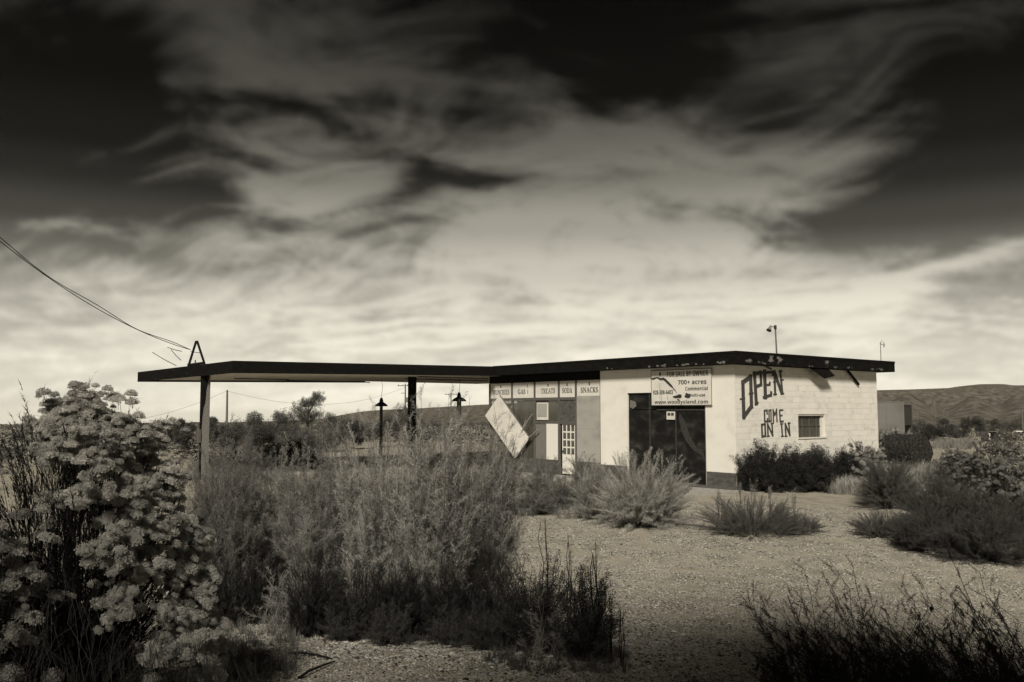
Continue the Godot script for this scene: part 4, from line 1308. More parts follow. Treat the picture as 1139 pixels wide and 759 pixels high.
# a bush: stems that fan out of one foot to a domed outline, sprigs along their outer part, and heads at the tips
# p: tall, wide, stems, sprigs, kind, size, light (base colour), spread, from, heads, head_size, head_light, lean, seed, stem (material), heads_apart
func bush(called: String, at: Vector3, p: Dictionary, label: String, category: String, group := "") -> Node3D:
	var o := thing(called, at + Vector3(0, -0.02, 0), label, category, group)
	var rng := RandomNumberGenerator.new()
	rng.seed = p.get("seed", 1)
	var tall: float = p.tall
	var rad: float = p.wide * 0.5
	var lean: Vector3 = p.get("lean", Vector3.ZERO)
	var from: float = p.get("from", 0.35)
	var size: float = p.get("size", 0.3)
	var light: float = p.get("light", 0.1)
	var flop: float = p.get("flop", 0.5)
	var sm := MB.new()
	var xf := [[], [], [], []]
	var col := [[], [], [], []]
	var hxf := [[], [], [], []]
	var hcol := [[], [], [], []]
	var kinds: Array = sprig[p.kind]
	var nk: int = mini(kinds.size(), 4)
	var n: int = p.stems
	var lump := FastNoiseLite.new()
	lump.seed = rng.randi() % 999
	lump.frequency = 0.9
	for i in n:
		var th := rng.randf() * TAU
		var ph := acos(lerpf(1.0, p.get("low", 0.12), rng.randf()))
		var dir := Vector3(cos(th) * sin(ph), cos(ph), sin(th) * sin(ph))
		var bulge: float = 1.0 + p.get("uneven", 0.35) * lump.get_noise_3d(dir.x, dir.y, dir.z) * 1.6
		bulge = minf(bulge, 1.06) * rng.randf_range(p.get("inner", 0.72), 1.0)
		var tip: Vector3 = Vector3(dir.x * rad, pow(maxf(dir.y, 0.0), p.get("dome", 0.8)) * tall, dir.z * rad) * bulge + lean * dir.y
		tip.y = maxf(tip.y, 0.04 * tall)
		var root: Vector3 = Vector3(cos(th), 0, sin(th)) * rad * p.get("foot", 0.16) * rng.randf()
		var mid: Vector3 = root.lerp(tip, 0.5) + Vector3(0, tip.y * 0.18 * flop + 0.06 * tall, 0) - Vector3(dir.x, 0, dir.z) * rad * 0.16 * flop
		mid += Vector3(rng.randfn(), 0, rng.randfn()) * 0.03 * tall
		var pts := []
		for k in 6:
			var t := k / 5.0
			var kink: Vector3 = Vector3(rng.randfn(), rng.randfn() * 0.4, rng.randfn()) * p.get("kink", 0.012) * tall * (1.0 if k > 0 and k < 5 else 0.0)
			pts.append(root * (1 - t) * (1 - t) + mid * 2.0 * t * (1 - t) + tip * t * t + kink)
		if i < p.get("drawn", n):
			sm.tube(pts, p.get("thick", 0.006), p.get("thick", 0.006) * 0.35, 3)
		var m: int = p.sprigs
		for k in m:
			var t := lerpf(from, 1.0, (k + rng.randf()) / m)
			var q: Vector3 = root * (1 - t) * (1 - t) + mid * 2.0 * t * (1 - t) + tip * t * t
			var tg: Vector3 = ((mid - root) * (1 - t) + (tip - mid) * t).normalized()
			var a := rng.randf() * TAU
			var off := Vector3(cos(a), rng.randf_range(-0.2, 0.5), sin(a))
			var d: Vector3 = (tg + off * p.get("spread", 0.6) * rng.randf()).normalized()
			var sz := size * rng.randf_range(0.65, 1.2) * lerpf(1.0, 0.75, t)
			var w := rng.randi() % nk
			xf[w].append(Transform3D(aim(d, rng.randf() * TAU, sz, p.get("fat", 1.0)), q))
			col[w].append(tone(light * rng.randf_range(0.6, 1.45)))
		if p.get("heads", 0) > 0 and (dir.y + dir.dot(p.get("head_side", Vector3.ZERO)) > p.get("head_low", 0.25)) and rng.randf() < p.get("head_share", 1.0):
			for k in int(p.heads):
				var w := rng.randi() % 4
				var tg: Vector3 = (tip - mid).normalized()
				var off: Vector3 = Vector3(rng.randfn(), rng.randfn() * 0.6, rng.randfn()) * p.head_size * (p.get("head_spread", 1.1) if k else 0.1)
				hxf[w].append(Transform3D(aim((tg + Vector3.UP * 0.6).normalized(), rng.randf() * TAU, p.head_size * rng.randf_range(0.45, 1.25)), tip + off))
				hcol[w].append(tone(p.head_light * rng.randf_range(0.72, 1.25)))
	if sm.v.size(): put(o, "stems", sm.mesh(), p.get("stem", M.stem))
	for w in nk:
		if xf[w].size(): cluster(o, "foliage", kinds[w], M.leafy, xf[w], col[w])
	if p.get("heads_apart", false):
		var mats := []
		for k in 5: mats.append(leaf_mat(p.head_light * (0.75 + 0.12 * k)))
		var left := 290
		for w in 4:
			var rest := []
			var restc := []
			for k in hxf[w].size():
				var t: Transform3D = hxf[w][k]
				if left > 0 and k < 73:
					left -= 1
					var fh := put(o, "flower_head", sprig.puff[w], mats[rng.randi() % 5])
					fh.transform = t
				else:
					rest.append(t)
					restc.append(hcol[w][k])
			if rest.size(): cluster(o, "flower_heads", sprig.puff[w], M.leafy, rest, restc)
	else:
		for w in 4:
			if hxf[w].size(): cluster(o, "flower_heads", sprig.puff[w], M.leafy, hxf[w], hcol[w])
	return o

func leaf_mat(v: float) -> StandardMaterial3D:
	var m := plain(v, 0.9)
	m.backlight_enabled = true
	m.backlight = Color(0.35, 0.35, 0.35)
	return m

func tree(called: String, at: Vector3, tall: float, wide: float, light: float, seed_: int, label: String, group: String, bare := 0.25, density := 1.0, leaf := 0.0) -> Node3D:
	var o := thing(called, at + Vector3(0, -0.05, 0), label, "tree" if bare > 0.1 else "shrub", group)
	var rng := RandomNumberGenerator.new()
	rng.seed = seed_
	var tm := MB.new()
	var r := maxf(0.05, tall * 0.022)
	var crown_y := tall * bare
	var bend := Vector3(rng.randf_range(-0.08, 0.08) * tall, 0, rng.randf_range(-0.05, 0.05) * tall)
	tm.tube([Vector3.ZERO, bend * 0.4 + Vector3(0, tall * 0.3, 0), bend + Vector3(0, tall * 0.78, 0)], r, r * 0.3, 7)
	var lobes := []
	var nl := 9 + int(tall)
	for k in nl:
		var th := 2.4 * k + rng.randf()
		var f := rng.randf_range(0.0, 1.0)
		var y := lerpf(crown_y, tall * 0.9, f)
		var spread := sin(PI * clampf(0.15 + 0.75 * (y - crown_y) / maxf(0.1, tall - crown_y), 0.0, 1.0)) * wide * 0.36
		var c := Vector3(cos(th) * spread * rng.randf_range(0.5, 1.1), y, sin(th) * spread * rng.randf_range(0.5, 1.1)) + bend * (y / tall)
		lobes.append([c, wide * rng.randf_range(0.15, 0.26)])
		var j := bend * (y / tall) * 0.8 + Vector3(0, maxf(tall * 0.12, y * 0.62), 0)
		tm.tube([j, j.lerp(c, 0.55) + Vector3(0, 0.05 * tall, 0), c], r * 0.42, r * 0.1, 5)
	put(o, "trunk", tm.mesh(), M.bark)
	var lf := leaf if leaf > 0.0 else clampf(wide * 0.055, 0.10, 0.5)
	var xf := [[], [], [], []]
	var col := [[], [], [], []]
	for l in lobes:
		var n := int(44 * density)
		for k in n:
			var d := Vector3(rng.randfn(), rng.randfn() * 0.8, rng.randfn()).normalized() * pow(rng.randf(), 0.45)
			var w := rng.randi() % 4
			xf[w].append(Transform3D(aim(Vector3(rng.randfn(), rng.randfn(), rng.randfn()), rng.randf() * TAU, lf * rng.randf_range(0.6, 1.3)), l[0] + d * l[1]))
			col[w].append(tone(light * rng.randf_range(0.6, 1.4)))
	var cr := Node3D.new()
	cr.name = "crown"
	o.add_child(cr)
	for w in 4: cluster(cr, "leaves", sprig.leaves[w], M.leafy, xf[w], col[w])
	return o

func far_things() -> void:
	# trees and tall shrubs behind the canopy: px, base row, top row, width px, base colour, bare part
	var g := "trees and shrubs behind the canopy"
	var list := [
		[342, 490, 435, 36, 0.050, 0.42, "tallest open crowned tree rising above the shrubs behind the canopy"],
		[308, 496, 459, 44, 0.050, 0.22, "broad dark tree just left of the tallest open crowned tree"],
		[277, 498, 462, 34, 0.055, 0.18, "rounded tree beside the bare pole behind the canopy"],
		[374, 494, 459, 30, 0.060, 0.2, "pale upright tree just right of the tallest open crowned tree"],
		[327, 505, 474, 46, 0.060, 0.1, "tangled shrub below the tallest open crowned tree"],
		[356, 503, 472, 44, 0.062, 0.1, "tangled shrub below the pale upright tree"],
		[393, 500, 468, 22, 0.045, 0.12, "narrow dark shrub at the right end of the tree group"],
		[315, 519, 487, 40, 0.040, 0.03, "low very dark shrub in front of the tree group"],
		[342, 524, 503, 34, 0.042, 0.03, "lower dark shrub spilling onto the pale dirt"],
		[290, 508, 478, 34, 0.034, 0.05, "dark shrub at the left foot of the tree group"],
		[455, 486, 450, 40, 0.045, 0.2, "dense round tree behind the dark canopy column"],
		[432, 489, 464, 30, 0.060, 0.08, "low round shrub beside the thin lamp post"],
		[476, 489, 462, 34, 0.060, 0.08, "low pale shrub right of the dark canopy column"],
		[410, 492, 474, 34, 0.066, 0.05, "low pale shrub left of the thin lamp post"],
		[235, 498, 462, 18, 0.050, 0.25, "thin dark tree just right of the pale patched canopy column"],
		[202, 500, 465, 20, 0.045, 0.2, "thin dark tree just left of the pale patched canopy column"],
		[178, 500, 467, 26, 0.042, 0.15, "dark bushy tree below the left end of the canopy"],
		[155, 500, 469, 26, 0.040, 0.15, "dark bushy tree beyond the flowering rabbitbrush"],
		[255, 502, 470, 26, 0.045, 0.12, "small dark tree at the foot of the bare pole"]]
	var sd := 900
	for q in list:
		sd += 7
		var p := on_ground(q[0], q[1])
		tree("shrub_tree" if q[5] > 0.1 else "dense_shrub", p, rises_to(p, q[2]), q[3] / F * -p.z * 1.12, q[4] * 1.5, sd, q[6], g, q[5], 1.25, 0.16 + 0.05 * q[3] / 40.0)
	var right := [
		[1030, 487, 468, 26, "round dark shrub right of the box trailer"], [1050, 486, 466, 26, "dark shrub below the tallest far pole"], [1068, 487, 465, 28, "taller dark shrub in the row beyond the dirt lot"], [1086, 486, 465, 26, "dark shrub behind the small pale box"],
		[1103, 482, 467, 24, "dark shrub behind the broken crate"], [1122, 480, 467, 24, "dark shrub left of the white trough"], [1017, 489, 472, 20, "pale shrub beside the open end of the trailer"], [1139, 480, 466, 26, "dark shrub behind the white trough"], [1040, 491, 476, 24, "low shrub in front of the dark row beyond the dirt lot"]]
	for q in right:
		sd += 7
		var p := on_ground(q[0], q[1])
		tree("dense_shrub", p, rises_to(p, q[2]), q[3] / F * -p.z, 0.04 if "dark" in q[4] else 0.07, sd, q[4], "row of shrubs beyond the dirt lot", 0.05, 1.1, 0.2)
	# unseen cottonwoods added behind the viewer to shade the near ground
	for q in [[-7.2, 6.5, 10.6, 8.5, 981, "big unseen tree added behind the viewer on the left for shade"], [1.0, 7.0, 13.3, 9.0, 982, "big unseen tree added straight behind the viewer for shade"], [7.5, 6.0, 12.0, 8.8, 983, "big unseen tree added behind the viewer on the right for shade"]]:
		tree("added_shade_tree", Vector3(q[0], ground(q[0], q[1]), q[1]), q[2], q[3], 0.06, q[4], q[5], "added shade trees behind the viewer", 0.3, 3.0, 0.45)
	# poles
	for q in [[252.0, 434.0, 105.0, "bare wooden pole without crossarm behind the canopy", false, false], [450.5, 427.0, 150.0, "utility pole with crossarm and transformer behind the canopy", true, true], [501.5, 437.0, 190.0, "distant crossarm pole beside the thicker lamp post", true, false],
		[1020.7, 457.0, 210.0, "short plain pole just right of the box trailer", false, false], [1039.8, 447.0, 180.0, "tallest plain pole before the worn hill beyond the dirt lot", false, false], [1049.6, 456.0, 230.0, "short plain pole right of the tallest far pole", false, false], [1137.0, 456.0, 170.0, "plain pole above the white trough", false, false]]:
		var p := at_depth(q[0], q[2])
		pole("utility_pole", p, rises_to(p, q[1]), q[3], q[4], "utility poles in the distance", q[5])
	# wires between the first poles
	var wl := [[[40.0, 462.0, 120.0], [252.0, 435.0, 105.0], "faint wire running left from the bare pole"], [[252.0, 435.0, 105.0], [450.0, 431.0, 150.0], "faint wire from the bare pole to the transformer pole"]]
	for q in wl:
		var a: Vector3 = eye() + ray(q[0][0], q[0][1]) * q[0][2]
		var b: Vector3 = eye() + ray(q[1][0], q[1][1]) * q[1][2]
		a = Vector3(a.x / -a.z * q[0][2], EYE + (a.y - EYE) / -a.z * q[0][2], -q[0][2])
		b = Vector3(b.x / -b.z * q[1][2], EYE + (b.y - EYE) / -b.z * q[1][2], -q[1][2])
		var o := thing("pole_wire", a, q[2], "wire", "wires between the distant poles")
		var mb := MB.new()
		var pts := []
		for i in 17:
			var t := i / 16.0
			pts.append((b - a) * t - Vector3(0, 2.2 * 4.0 * t * (1.0 - t), 0))
		mb.tube(pts, 0.013, 0.013, 4)
		put(o, "strand", mb.mesh(), M.black)
	# sagebrush scattered over the plain
	var rng := RandomNumberGenerator.new()
	rng.seed = 71
	var xf := [[], [], [], []]
	var col := [[], [], [], []]
	for i in 6500:
		var d := 46.0 + 480.0 * pow(rng.randf(), 1.6)
		var a := deg_to_rad(rng.randf_range(-50.0, 50.0))
		var x := d * sin(a)
		var z := -d * cos(a)
		var px := CX + x / -z * F
		if d < 62.0 and px > 330.0 and px < 1000.0: continue
		if d < 95.0 and px > 990.0 and px < 1100.0: continue
		var s := rng.randf_range(0.25, 0.75) * (1.0 + d / 260.0)
		var w := i % 4
		xf[w].append(Transform3D(Basis(Vector3.UP, rng.randf() * TAU).scaled(Vector3(s * 1.2, s * 0.8, s * 1.2)), Vector3(x, ground(x, z) + s * 0.4, z)))
		col[w].append(tone(rng.randf_range(0.04, 0.11)))
	var scrub := Node3D.new()
	scrub.name = "sagebrush"
	add_child(scrub)
	tag(scrub, "low grey sagebrush scattered over the plain up to the hills", "sagebrush", "", "stuff")
	for w in 4: cluster(scrub, "clumps", sprig.leaves[w], M.leafy, xf[w], col[w])

func plants() -> void:
	var p := Vector3.ZERO
	# ---- the two flowering rabbitbrushes on the left
	p = at_depth(84.0, 5.3)
	bush("rabbitbrush", p, {"tall": rises_to(p, 428.0), "wide": 1.62, "stems": 460, "sprigs": 10, "kind": "slim", "size": 0.22, "light": 0.015, "from": 0.12, "spread": 0.55, "fat": 1.5, "heads": 8, "head_size": 0.036, "head_spread": 1.6, "head_light": 0.40, "head_low": 0.66, "head_side": Vector3(0.75, 0, -0.35), "low": 0.02, "thick": 0.004, "seed": 3, "stem": M.darkstem, "heads_apart": true, "uneven": 0.3, "foot": 0.25, "inner": 0.88},
		"tall rabbitbrush with pale rounded flower heads, biggest flowering bush in the yard", "rabbitbrush", "flowering rabbitbrushes")
	p = at_depth(-22.0, 4.6)
	bush("rabbitbrush", p, {"tall": rises_to(p, 488.0), "wide": 0.9, "stems": 160, "sprigs": 7, "kind": "slim", "size": 0.2, "light": 0.035, "from": 0.12, "spread": 0.5, "heads": 3, "head_share": 0.5, "head_size": 0.04, "head_light": 0.32, "low": 0.15, "thick": 0.004, "seed": 4, "stem": M.darkstem},
		"smaller rabbitbrush half hidden against the left of the biggest flowering bush", "rabbitbrush", "flowering rabbitbrushes")
	p = at_depth(206.0, 4.5)
	bush("rabbitbrush", p, {"tall": rises_to(p, 664.0), "wide": 0.5, "stems": 70, "sprigs": 4, "kind": "slim", "size": 0.14, "light": 0.06, "from": 0.15, "spread": 0.8, "heads": 1, "head_share": 0.5, "head_size": 0.036, "head_light": 0.40, "head_low": 0.6, "thick": 0.003, "seed": 5, "stem": M.stem},
		"low rabbitbrush with one pale flower clump at the foot of the biggest flowering bush", "rabbitbrush", "flowering rabbitbrushes")
	# ---- weeds low on the left
	for q in [[105, 3.9, 612, 0.5, 21], [165, 3.7, 660, 0.45, 22], [40, 3.7, 640, 0.5, 23], [255, 4.3, 688, 0.55, 24], [295, 4.6, 705, 0.4, 25], [130, 3.4, 700, 0.5, 26]]:
		p = at_depth(q[0], q[1])
		bush("weed", p, {"tall": rises_to(p, q[2]), "wide": q[3], "stems": 40, "sprigs": 6, "kind": "needle", "size": 0.11, "light": 0.06, "from": 0.2, "spread": 1.3, "thick": 0.003, "seed": q[4], "stem": M.stem, "low": 0.2, "fat": 0.8, "kink": 0.03},
			"thin stalked weed growing at the foot of the biggest flowering rabbitbrush", "weed", "weeds at the foot of the big rabbitbrush")
	# ---- tall feathery tumbleweed in the middle
	var kochia := [
		[268, 10.8, 500, 1.2, 0.055, "feathery tumbleweed right beside the biggest flowering rabbitbrush"], [318, 12.2, 505, 1.2, 0.075, "feathery tumbleweed behind the low gap that shows pale dirt"], [366, 9.4, 492, 1.25, 0.075, "broad feathery tumbleweed with bleached twigs at its lower left"],
		[430, 9.1, 476, 1.15, 0.115, "tall feathery tumbleweed in front of the dark canopy column"], [488, 8.8, 468, 1.1, 0.105, "tallest feathery tumbleweed, below the thicker lamp post"], [537, 9.6, 480, 1.0, 0.10, "feathery tumbleweed in front of the shop front's slanted plywood"], [402, 11.0, 492, 1.3, 0.08, "feathery tumbleweed behind the tall ones below the thin lamp post"], [245, 12.5, 512, 1.0, 0.05, "feathery tumbleweed at the foot of the pale patched canopy column"]]
	var sd := 40
	for q in kochia:
		sd += 1
		p = at_depth(q[0], q[1])
		bush("tumbleweed", p, {"tall": rises_to(p, q[2]) * 1.15, "wide": q[3], "stems": 150, "sprigs": 14, "kind": "feather", "size": 0.21, "light": q[4] * 2.6, "from": 0.12, "spread": 1.0, "thick": 0.004, "seed": sd, "low": 0.0, "uneven": 0.4, "inner": 0.66, "fat": 1.1, "flop": 0.2, "kink": 0.008, "dome": 0.36, "foot": 0.45},
			q[5], "tumbleweed", "feathery tumbleweeds in front of the canopy")
	# bleached twigs at its foot
	for q in [[275, 9.6, 628, 0.8, 61], [335, 8.9, 620, 0.9, 62]]:
		p = at_depth(q[0], q[1])
		bush("dead_brush", p, {"tall": rises_to(p, q[2]), "wide": q[3], "stems": 46, "sprigs": 3, "kind": "feather", "size": 0.2, "light": 0.2, "from": 0.3, "spread": 1.6, "thick": 0.003, "seed": q[4], "stem": M.palestem, "low": -0.2, "flop": 1.2, "kink": 0.05, "foot": 0.9, "inner": 0.4},
			"tangle of bleached dead twigs at the foot of the feathery tumbleweeds", "dead brush", "bleached twigs below the tumbleweeds")
	# dark leafy shrub at their feet
	for q in [[352, 8.7, 606, 0.62, 161, "dark leafy shrub at the foot of the broad tumbleweed with bleached twigs"], [402, 8.4, 596, 0.7, 162, "dark leafy shrub between the two broadest tumbleweeds"], [452, 8.3, 604, 0.66, 163, "dark leafy shrub under the tumbleweed before the canopy column"], [505, 8.2, 600, 0.72, 164, "dark leafy shrub under the tallest tumbleweed"], [552, 8.1, 610, 0.7, 165, "dark leafy shrub touching the dark twiggy shrubs"], [300, 9.6, 600, 0.7, 166, "dark leafy shrub beside the low gap that shows pale dirt"], [255, 9.4, 590, 0.8, 167, "dark leafy shrub right behind the biggest flowering rabbitbrush"]]:
		p = at_depth(q[0], q[1])
		bush("leafy_shrub", p, {"tall": rises_to(p, q[2]), "wide": q[3], "stems": 110, "sprigs": 9, "kind": "needle", "size": 0.13, "light": 0.022, "from": 0.08, "spread": 1.2, "thick": 0.004, "seed": q[4], "stem": M.darkstem, "dome": 0.5, "low": -0.05, "uneven": 0.5, "inner": 0.55, "foot": 0.8, "kink": 0.03},
			q[5], "shrub", "dark leafy shrubs below the tumbleweeds")
	# low grey plants in their shade
	for q in [[440, 8.0, 664, 0.55, 63], [505, 7.9, 672, 0.5, 64], [545, 7.6, 660, 0.6, 65], [390, 8.3, 655, 0.5, 66]]:
		p = at_depth(q[0], q[1])
		bush("low_sagebrush", p, {"tall": rises_to(p, q[2]), "wide": q[3], "stems": 80, "sprigs": 7, "kind": "feather", "size": 0.13, "light": 0.06, "from": 0.15, "spread": 1.6, "thick": 0.002, "seed": q[4], "uneven": 0.6, "kink": 0.05, "inner": 0.45, "foot": 0.6, "stem": M.darkstem},
			"low grey sagebrush in the shade under the tall tumbleweeds", "sagebrush", "low sagebrush under the tumbleweeds")
	# ---- dark leafy shrub in front of them, with tall bare stalks
	for q in [[597, 7.4, 598, 0.85, 0.05, 71, "dark twiggy shrub with bleached twigs inside it, at the end of the weeds"], [652, 7.0, 615, 0.72, 0.05, 72, "dark twiggy shrub at the foot of the tall knobbly stalk"]]:
		p = at_depth(q[0], q[1])
		bush("dark_shrub", p, {"tall": rises_to(p, q[2]), "wide": q[3], "stems": 110, "sprigs": 11, "kind": "leaves", "size": 0.042, "light": q[4], "from": 0.15, "spread": 1.1, "kink": 0.03, "dome": 0.6, "thick": 0.004, "seed": q[5], "stem": M.darkstem, "uneven": 0.6},
			q[6], "shrub", "dark shrubs at the end of the weeds")
	p = at_depth(612.0, 7.15)
	bush("dead_brush", p, {"tall": rises_to(p, 640.0), "wide": 0.55, "stems": 26, "sprigs": 3, "kind": "feather", "size": 0.14, "light": 0.24, "from": 0.3, "spread": 1.6, "thick": 0.0022, "seed": 75, "stem": M.palestem, "low": 0.1, "flop": 0.8, "kink": 0.05, "foot": 0.8, "inner": 0.4},
		"pale dead twigs caught in the front of the dark twiggy shrub", "dead brush")
	for q in [[661, 7.0, 588, 0.008, 81], [632, 7.4, 592, 0.007, 82], [605, 7.6, 566, 0.006, 83], [676, 6.9, 660, 0.005, 84], [688, 6.8, 672, 0.005, 85], [668, 7.2, 640, 0.005, 86]]:
		p = at_depth(q[0], q[1])
		var h := rises_to(p, q[2])
		bush("dry_stalk", p, {"tall": h, "wide": 0.16, "stems": 3, "sprigs": 12, "kind": "needle", "size": 0.06, "light": 0.035, "from": 0.3, "spread": 1.4, "thick": q[3], "seed": q[4], "stem": M.darkstem, "low": 0.93, "inner": 0.9, "uneven": 0.1},
			"tall knobbly dark stalk rising out of the dark twiggy shrubs", "stalk", "knobbly stalks by the dark shrubs")
	for q in [[482, 8.8, 470, 91], [520, 9.2, 436, 92], [548, 9.6, 452, 93], [446, 9.0, 470, 94]]:
		p = at_depth(q[0], q[1])
		bush("dry_stalk", p, {"tall": rises_to(p, q[2]), "wide": 0.5, "stems": 9, "sprigs": 7, "kind": "slim", "size": 0.12, "light": 0.14, "from": 0.45, "spread": 1.0, "thick": 0.005, "seed": q[3], "stem": M.stem, "low": 0.8, "inner": 0.8},
			"tall thin grey stalk rising above the feathery tumbleweeds", "stalk", "thin stalks above the tumbleweeds")
	# ---- the black shrub at the lower right
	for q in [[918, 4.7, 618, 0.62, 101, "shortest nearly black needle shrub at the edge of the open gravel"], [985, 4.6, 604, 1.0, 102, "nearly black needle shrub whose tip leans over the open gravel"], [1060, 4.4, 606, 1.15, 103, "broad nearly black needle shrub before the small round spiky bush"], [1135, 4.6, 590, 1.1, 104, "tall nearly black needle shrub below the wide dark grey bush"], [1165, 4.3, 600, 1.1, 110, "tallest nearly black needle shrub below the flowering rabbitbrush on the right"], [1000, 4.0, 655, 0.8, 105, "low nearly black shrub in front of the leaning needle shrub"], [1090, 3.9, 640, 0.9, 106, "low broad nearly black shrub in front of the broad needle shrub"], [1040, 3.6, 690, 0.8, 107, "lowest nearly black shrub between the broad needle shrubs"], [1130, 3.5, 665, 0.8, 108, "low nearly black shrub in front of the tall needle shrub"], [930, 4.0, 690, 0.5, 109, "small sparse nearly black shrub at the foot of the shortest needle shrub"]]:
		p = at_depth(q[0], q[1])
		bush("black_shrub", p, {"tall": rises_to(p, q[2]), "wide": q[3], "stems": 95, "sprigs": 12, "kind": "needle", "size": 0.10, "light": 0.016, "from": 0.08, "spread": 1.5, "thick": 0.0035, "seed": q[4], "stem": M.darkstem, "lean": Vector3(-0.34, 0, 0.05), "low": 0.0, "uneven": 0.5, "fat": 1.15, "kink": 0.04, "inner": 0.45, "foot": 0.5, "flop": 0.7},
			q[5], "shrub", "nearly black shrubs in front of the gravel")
	# ---- clumps in the yard
	p = on_ground(712.0, 584.0)
	bush("broom_bush", p, {"tall": rises_to(p, 503.0), "wide": 128.0 / F * -p.z, "stems": 260, "sprigs": 11, "kind": "feather", "size": 0.34, "light": 0.30, "from": 0.12, "spread": 0.5, "thick": 0.005, "seed": 111, "stem": M.darkstem, "lean": Vector3(0.2, 0, 0), "low": -0.05, "fat": 0.85, "inner": 0.6, "foot": 0.5, "dome": 0.6},
		"pale wind combed broom bush standing before the dark bay door", "bush", "bushes standing in the yard")
	p = on_ground(662.0, 578.0)
	bush("broom_bush", p, {"tall": rises_to(p, 515.0), "wide": 60.0 / F * -p.z, "stems": 125, "sprigs": 11, "kind": "feather", "size": 0.31, "light": 0.27, "from": 0.25, "spread": 0.6, "thick": 0.006, "seed": 112, "low": 0.05, "fat": 0.7},
		"smaller pale feathery bush left of the wind combed broom bush", "bush", "bushes standing in the yard")
	p = on_ground(838.0, 594.0)
	bush("broom_bush", p, {"tall": rises_to(p, 553.0), "wide": 142.0 / F * -p.z, "stems": 237, "sprigs": 11, "kind": "feather", "size": 0.26, "light": 0.10, "from": 0.15, "spread": 0.4, "thick": 0.005, "seed": 113, "low": 0.02, "fat": 0.55, "foot": 0.6},
		"low wide spiky grey bush on open gravel below the OPEN corner", "bush", "bushes standing in the yard")
	p = on_ground(893.0, 592.0)
	bush("broom_bush", p, {"tall": rises_to(p, 574.0), "wide": 50.0 / F * -p.z, "stems": 84, "sprigs": 9, "kind": "feather", "size": 0.20, "light": 0.08, "from": 0.15, "spread": 0.4, "thick": 0.004, "seed": 114, "low": 0.02, "fat": 0.55, "foot": 0.6},
		"small spiky tail clump right of the low wide spiky bush", "bush", "bushes standing in the yard")
	p = on_ground(978.0, 597.0)
	bush("broom_bush", p, {"tall": rises_to(p, 567.0), "wide": 68.0 / F * -p.z, "stems": 154, "sprigs": 10, "kind": "feather", "size": 0.20, "light": 0.10, "from": 0.15, "spread": 0.4, "thick": 0.004, "seed": 115, "low": 0.02, "fat": 0.6, "foot": 0.5},
		"small round spiky bush alone on gravel behind the nearly black shrubs", "bush", "bushes standing in the yard")
	p = on_ground(990.0, 566.0)
	bush("broom_bush", p, {"tall": rises_to(p, 506.0), "wide": 82.0 / F * -p.z, "stems": 210, "sprigs": 11, "kind": "feather", "size": 0.34, "light": 0.095, "from": 0.25, "spread": 0.6, "thick": 0.006, "seed": 116, "low": 0.02, "fat": 0.7},
		"rounded grey bush with a dark foot right of the pale grass patch", "bush", "bushes standing in the yard")
	p = on_ground(1050.0, 600.0)
	bush("broom_bush", p, {"tall": rises_to(p, 520.0), "wide": 120.0 / F * -p.z, "stems": 237, "sprigs": 11, "kind": "feather", "size": 0.31, "light": 0.065, "from": 0.2, "spread": 0.7, "thick": 0.006, "seed": 117, "low": 0.02, "fat": 0.8},
		"wide dark grey bush below the flowering rabbitbrush on the right", "bush", "bushes standing in the yard")
	p = on_ground(1118.0, 607.0)
	bush("broom_bush", p, {"tall": rises_to(p, 545.0), "wide": 100.0 / F * -p.z, "stems": 182, "sprigs": 11, "kind": "feather", "size": 0.27, "light": 0.06, "from": 0.2, "spread": 0.7, "thick": 0.006, "seed": 118, "low": 0.02, "fat": 0.8},
		"dark grey bush in front of the flowering rabbitbrush on the right", "bush", "bushes standing in the yard")
	for q in [[1035, 613, 562, 95, 126, "dark grey bush reaching out from under the wide dark grey bush"], [1100, 624, 566, 120, 127, "dark grey bush just behind the tallest nearly black shrubs"]]:
		p = on_ground(q[0], q[1])
		bush("broom_bush", p, {"tall": rises_to(p, q[2]), "wide": q[3] / F * -p.z, "stems": 170, "sprigs": 10, "kind": "feather", "size": 0.28, "light": 0.055, "from": 0.15, "spread": 0.8, "thick": 0.004, "seed": q[4], "low": 0.0, "fat": 0.8, "foot": 0.5, "stem": M.darkstem},
			q[5], "bush", "bushes standing in the yard")
	for q in [[1108, 580, 487, 90, 121, "wide rabbitbrush with pale flower heads in front of the white trough"], [1068, 552, 500, 60, 122, "smaller rabbitbrush with pale heads beside the wide one below the broken crate"]]:
		p = on_ground(q[0], q[1])
		bush("rabbitbrush", p, {"tall": rises_to(p, q[2]), "wide": q[3] / F * -p.z, "stems": 221, "sprigs": 8, "kind": "slim", "fat": 1.5, "size": 0.36, "light": 0.07, "from": 0.2, "spread": 0.5, "heads": 3, "head_size": 0.052, "head_spread": 1.6, "head_light": 0.18, "head_low": 0.05, "low": 0.05, "thick": 0.006, "seed": q[4]},
			q[5], "rabbitbrush", "flowering rabbitbrushes")
	# ---- against the wall
	for q in [[848, 545, 489, 82, 0.024, 131, "dense dark shrub under the painted ON IN letters"], [898, 545, 490, 74, 0.026, 132, "dense dark shrub under the side window"], [938, 538, 495, 36, 0.022, 133, "small dark shrub beside the flowering bush at the wall's far end"]]:
		p = on_ground(q[0], q[1] + 1)
		bush("wall_shrub", p, {"tall": rises_to(p, q[2]), "wide": q[3] / F * -p.z, "stems": 300 if q[3] > 50 else 150, "sprigs": 9, "kind": "leaves", "dome": 0.45, "size": 0.13, "light": q[4], "from": 0.2, "spread": 0.8, "thick": 0.008, "seed": q[5], "stem": M.darkstem, "low": -0.1, "uneven": 0.3, "inner": 0.72, "foot": 0.8, "drawn": 60},
			q[6], "shrub", "dark shrubs along the painted wall")
	p = on_ground(962.0, 538.0)
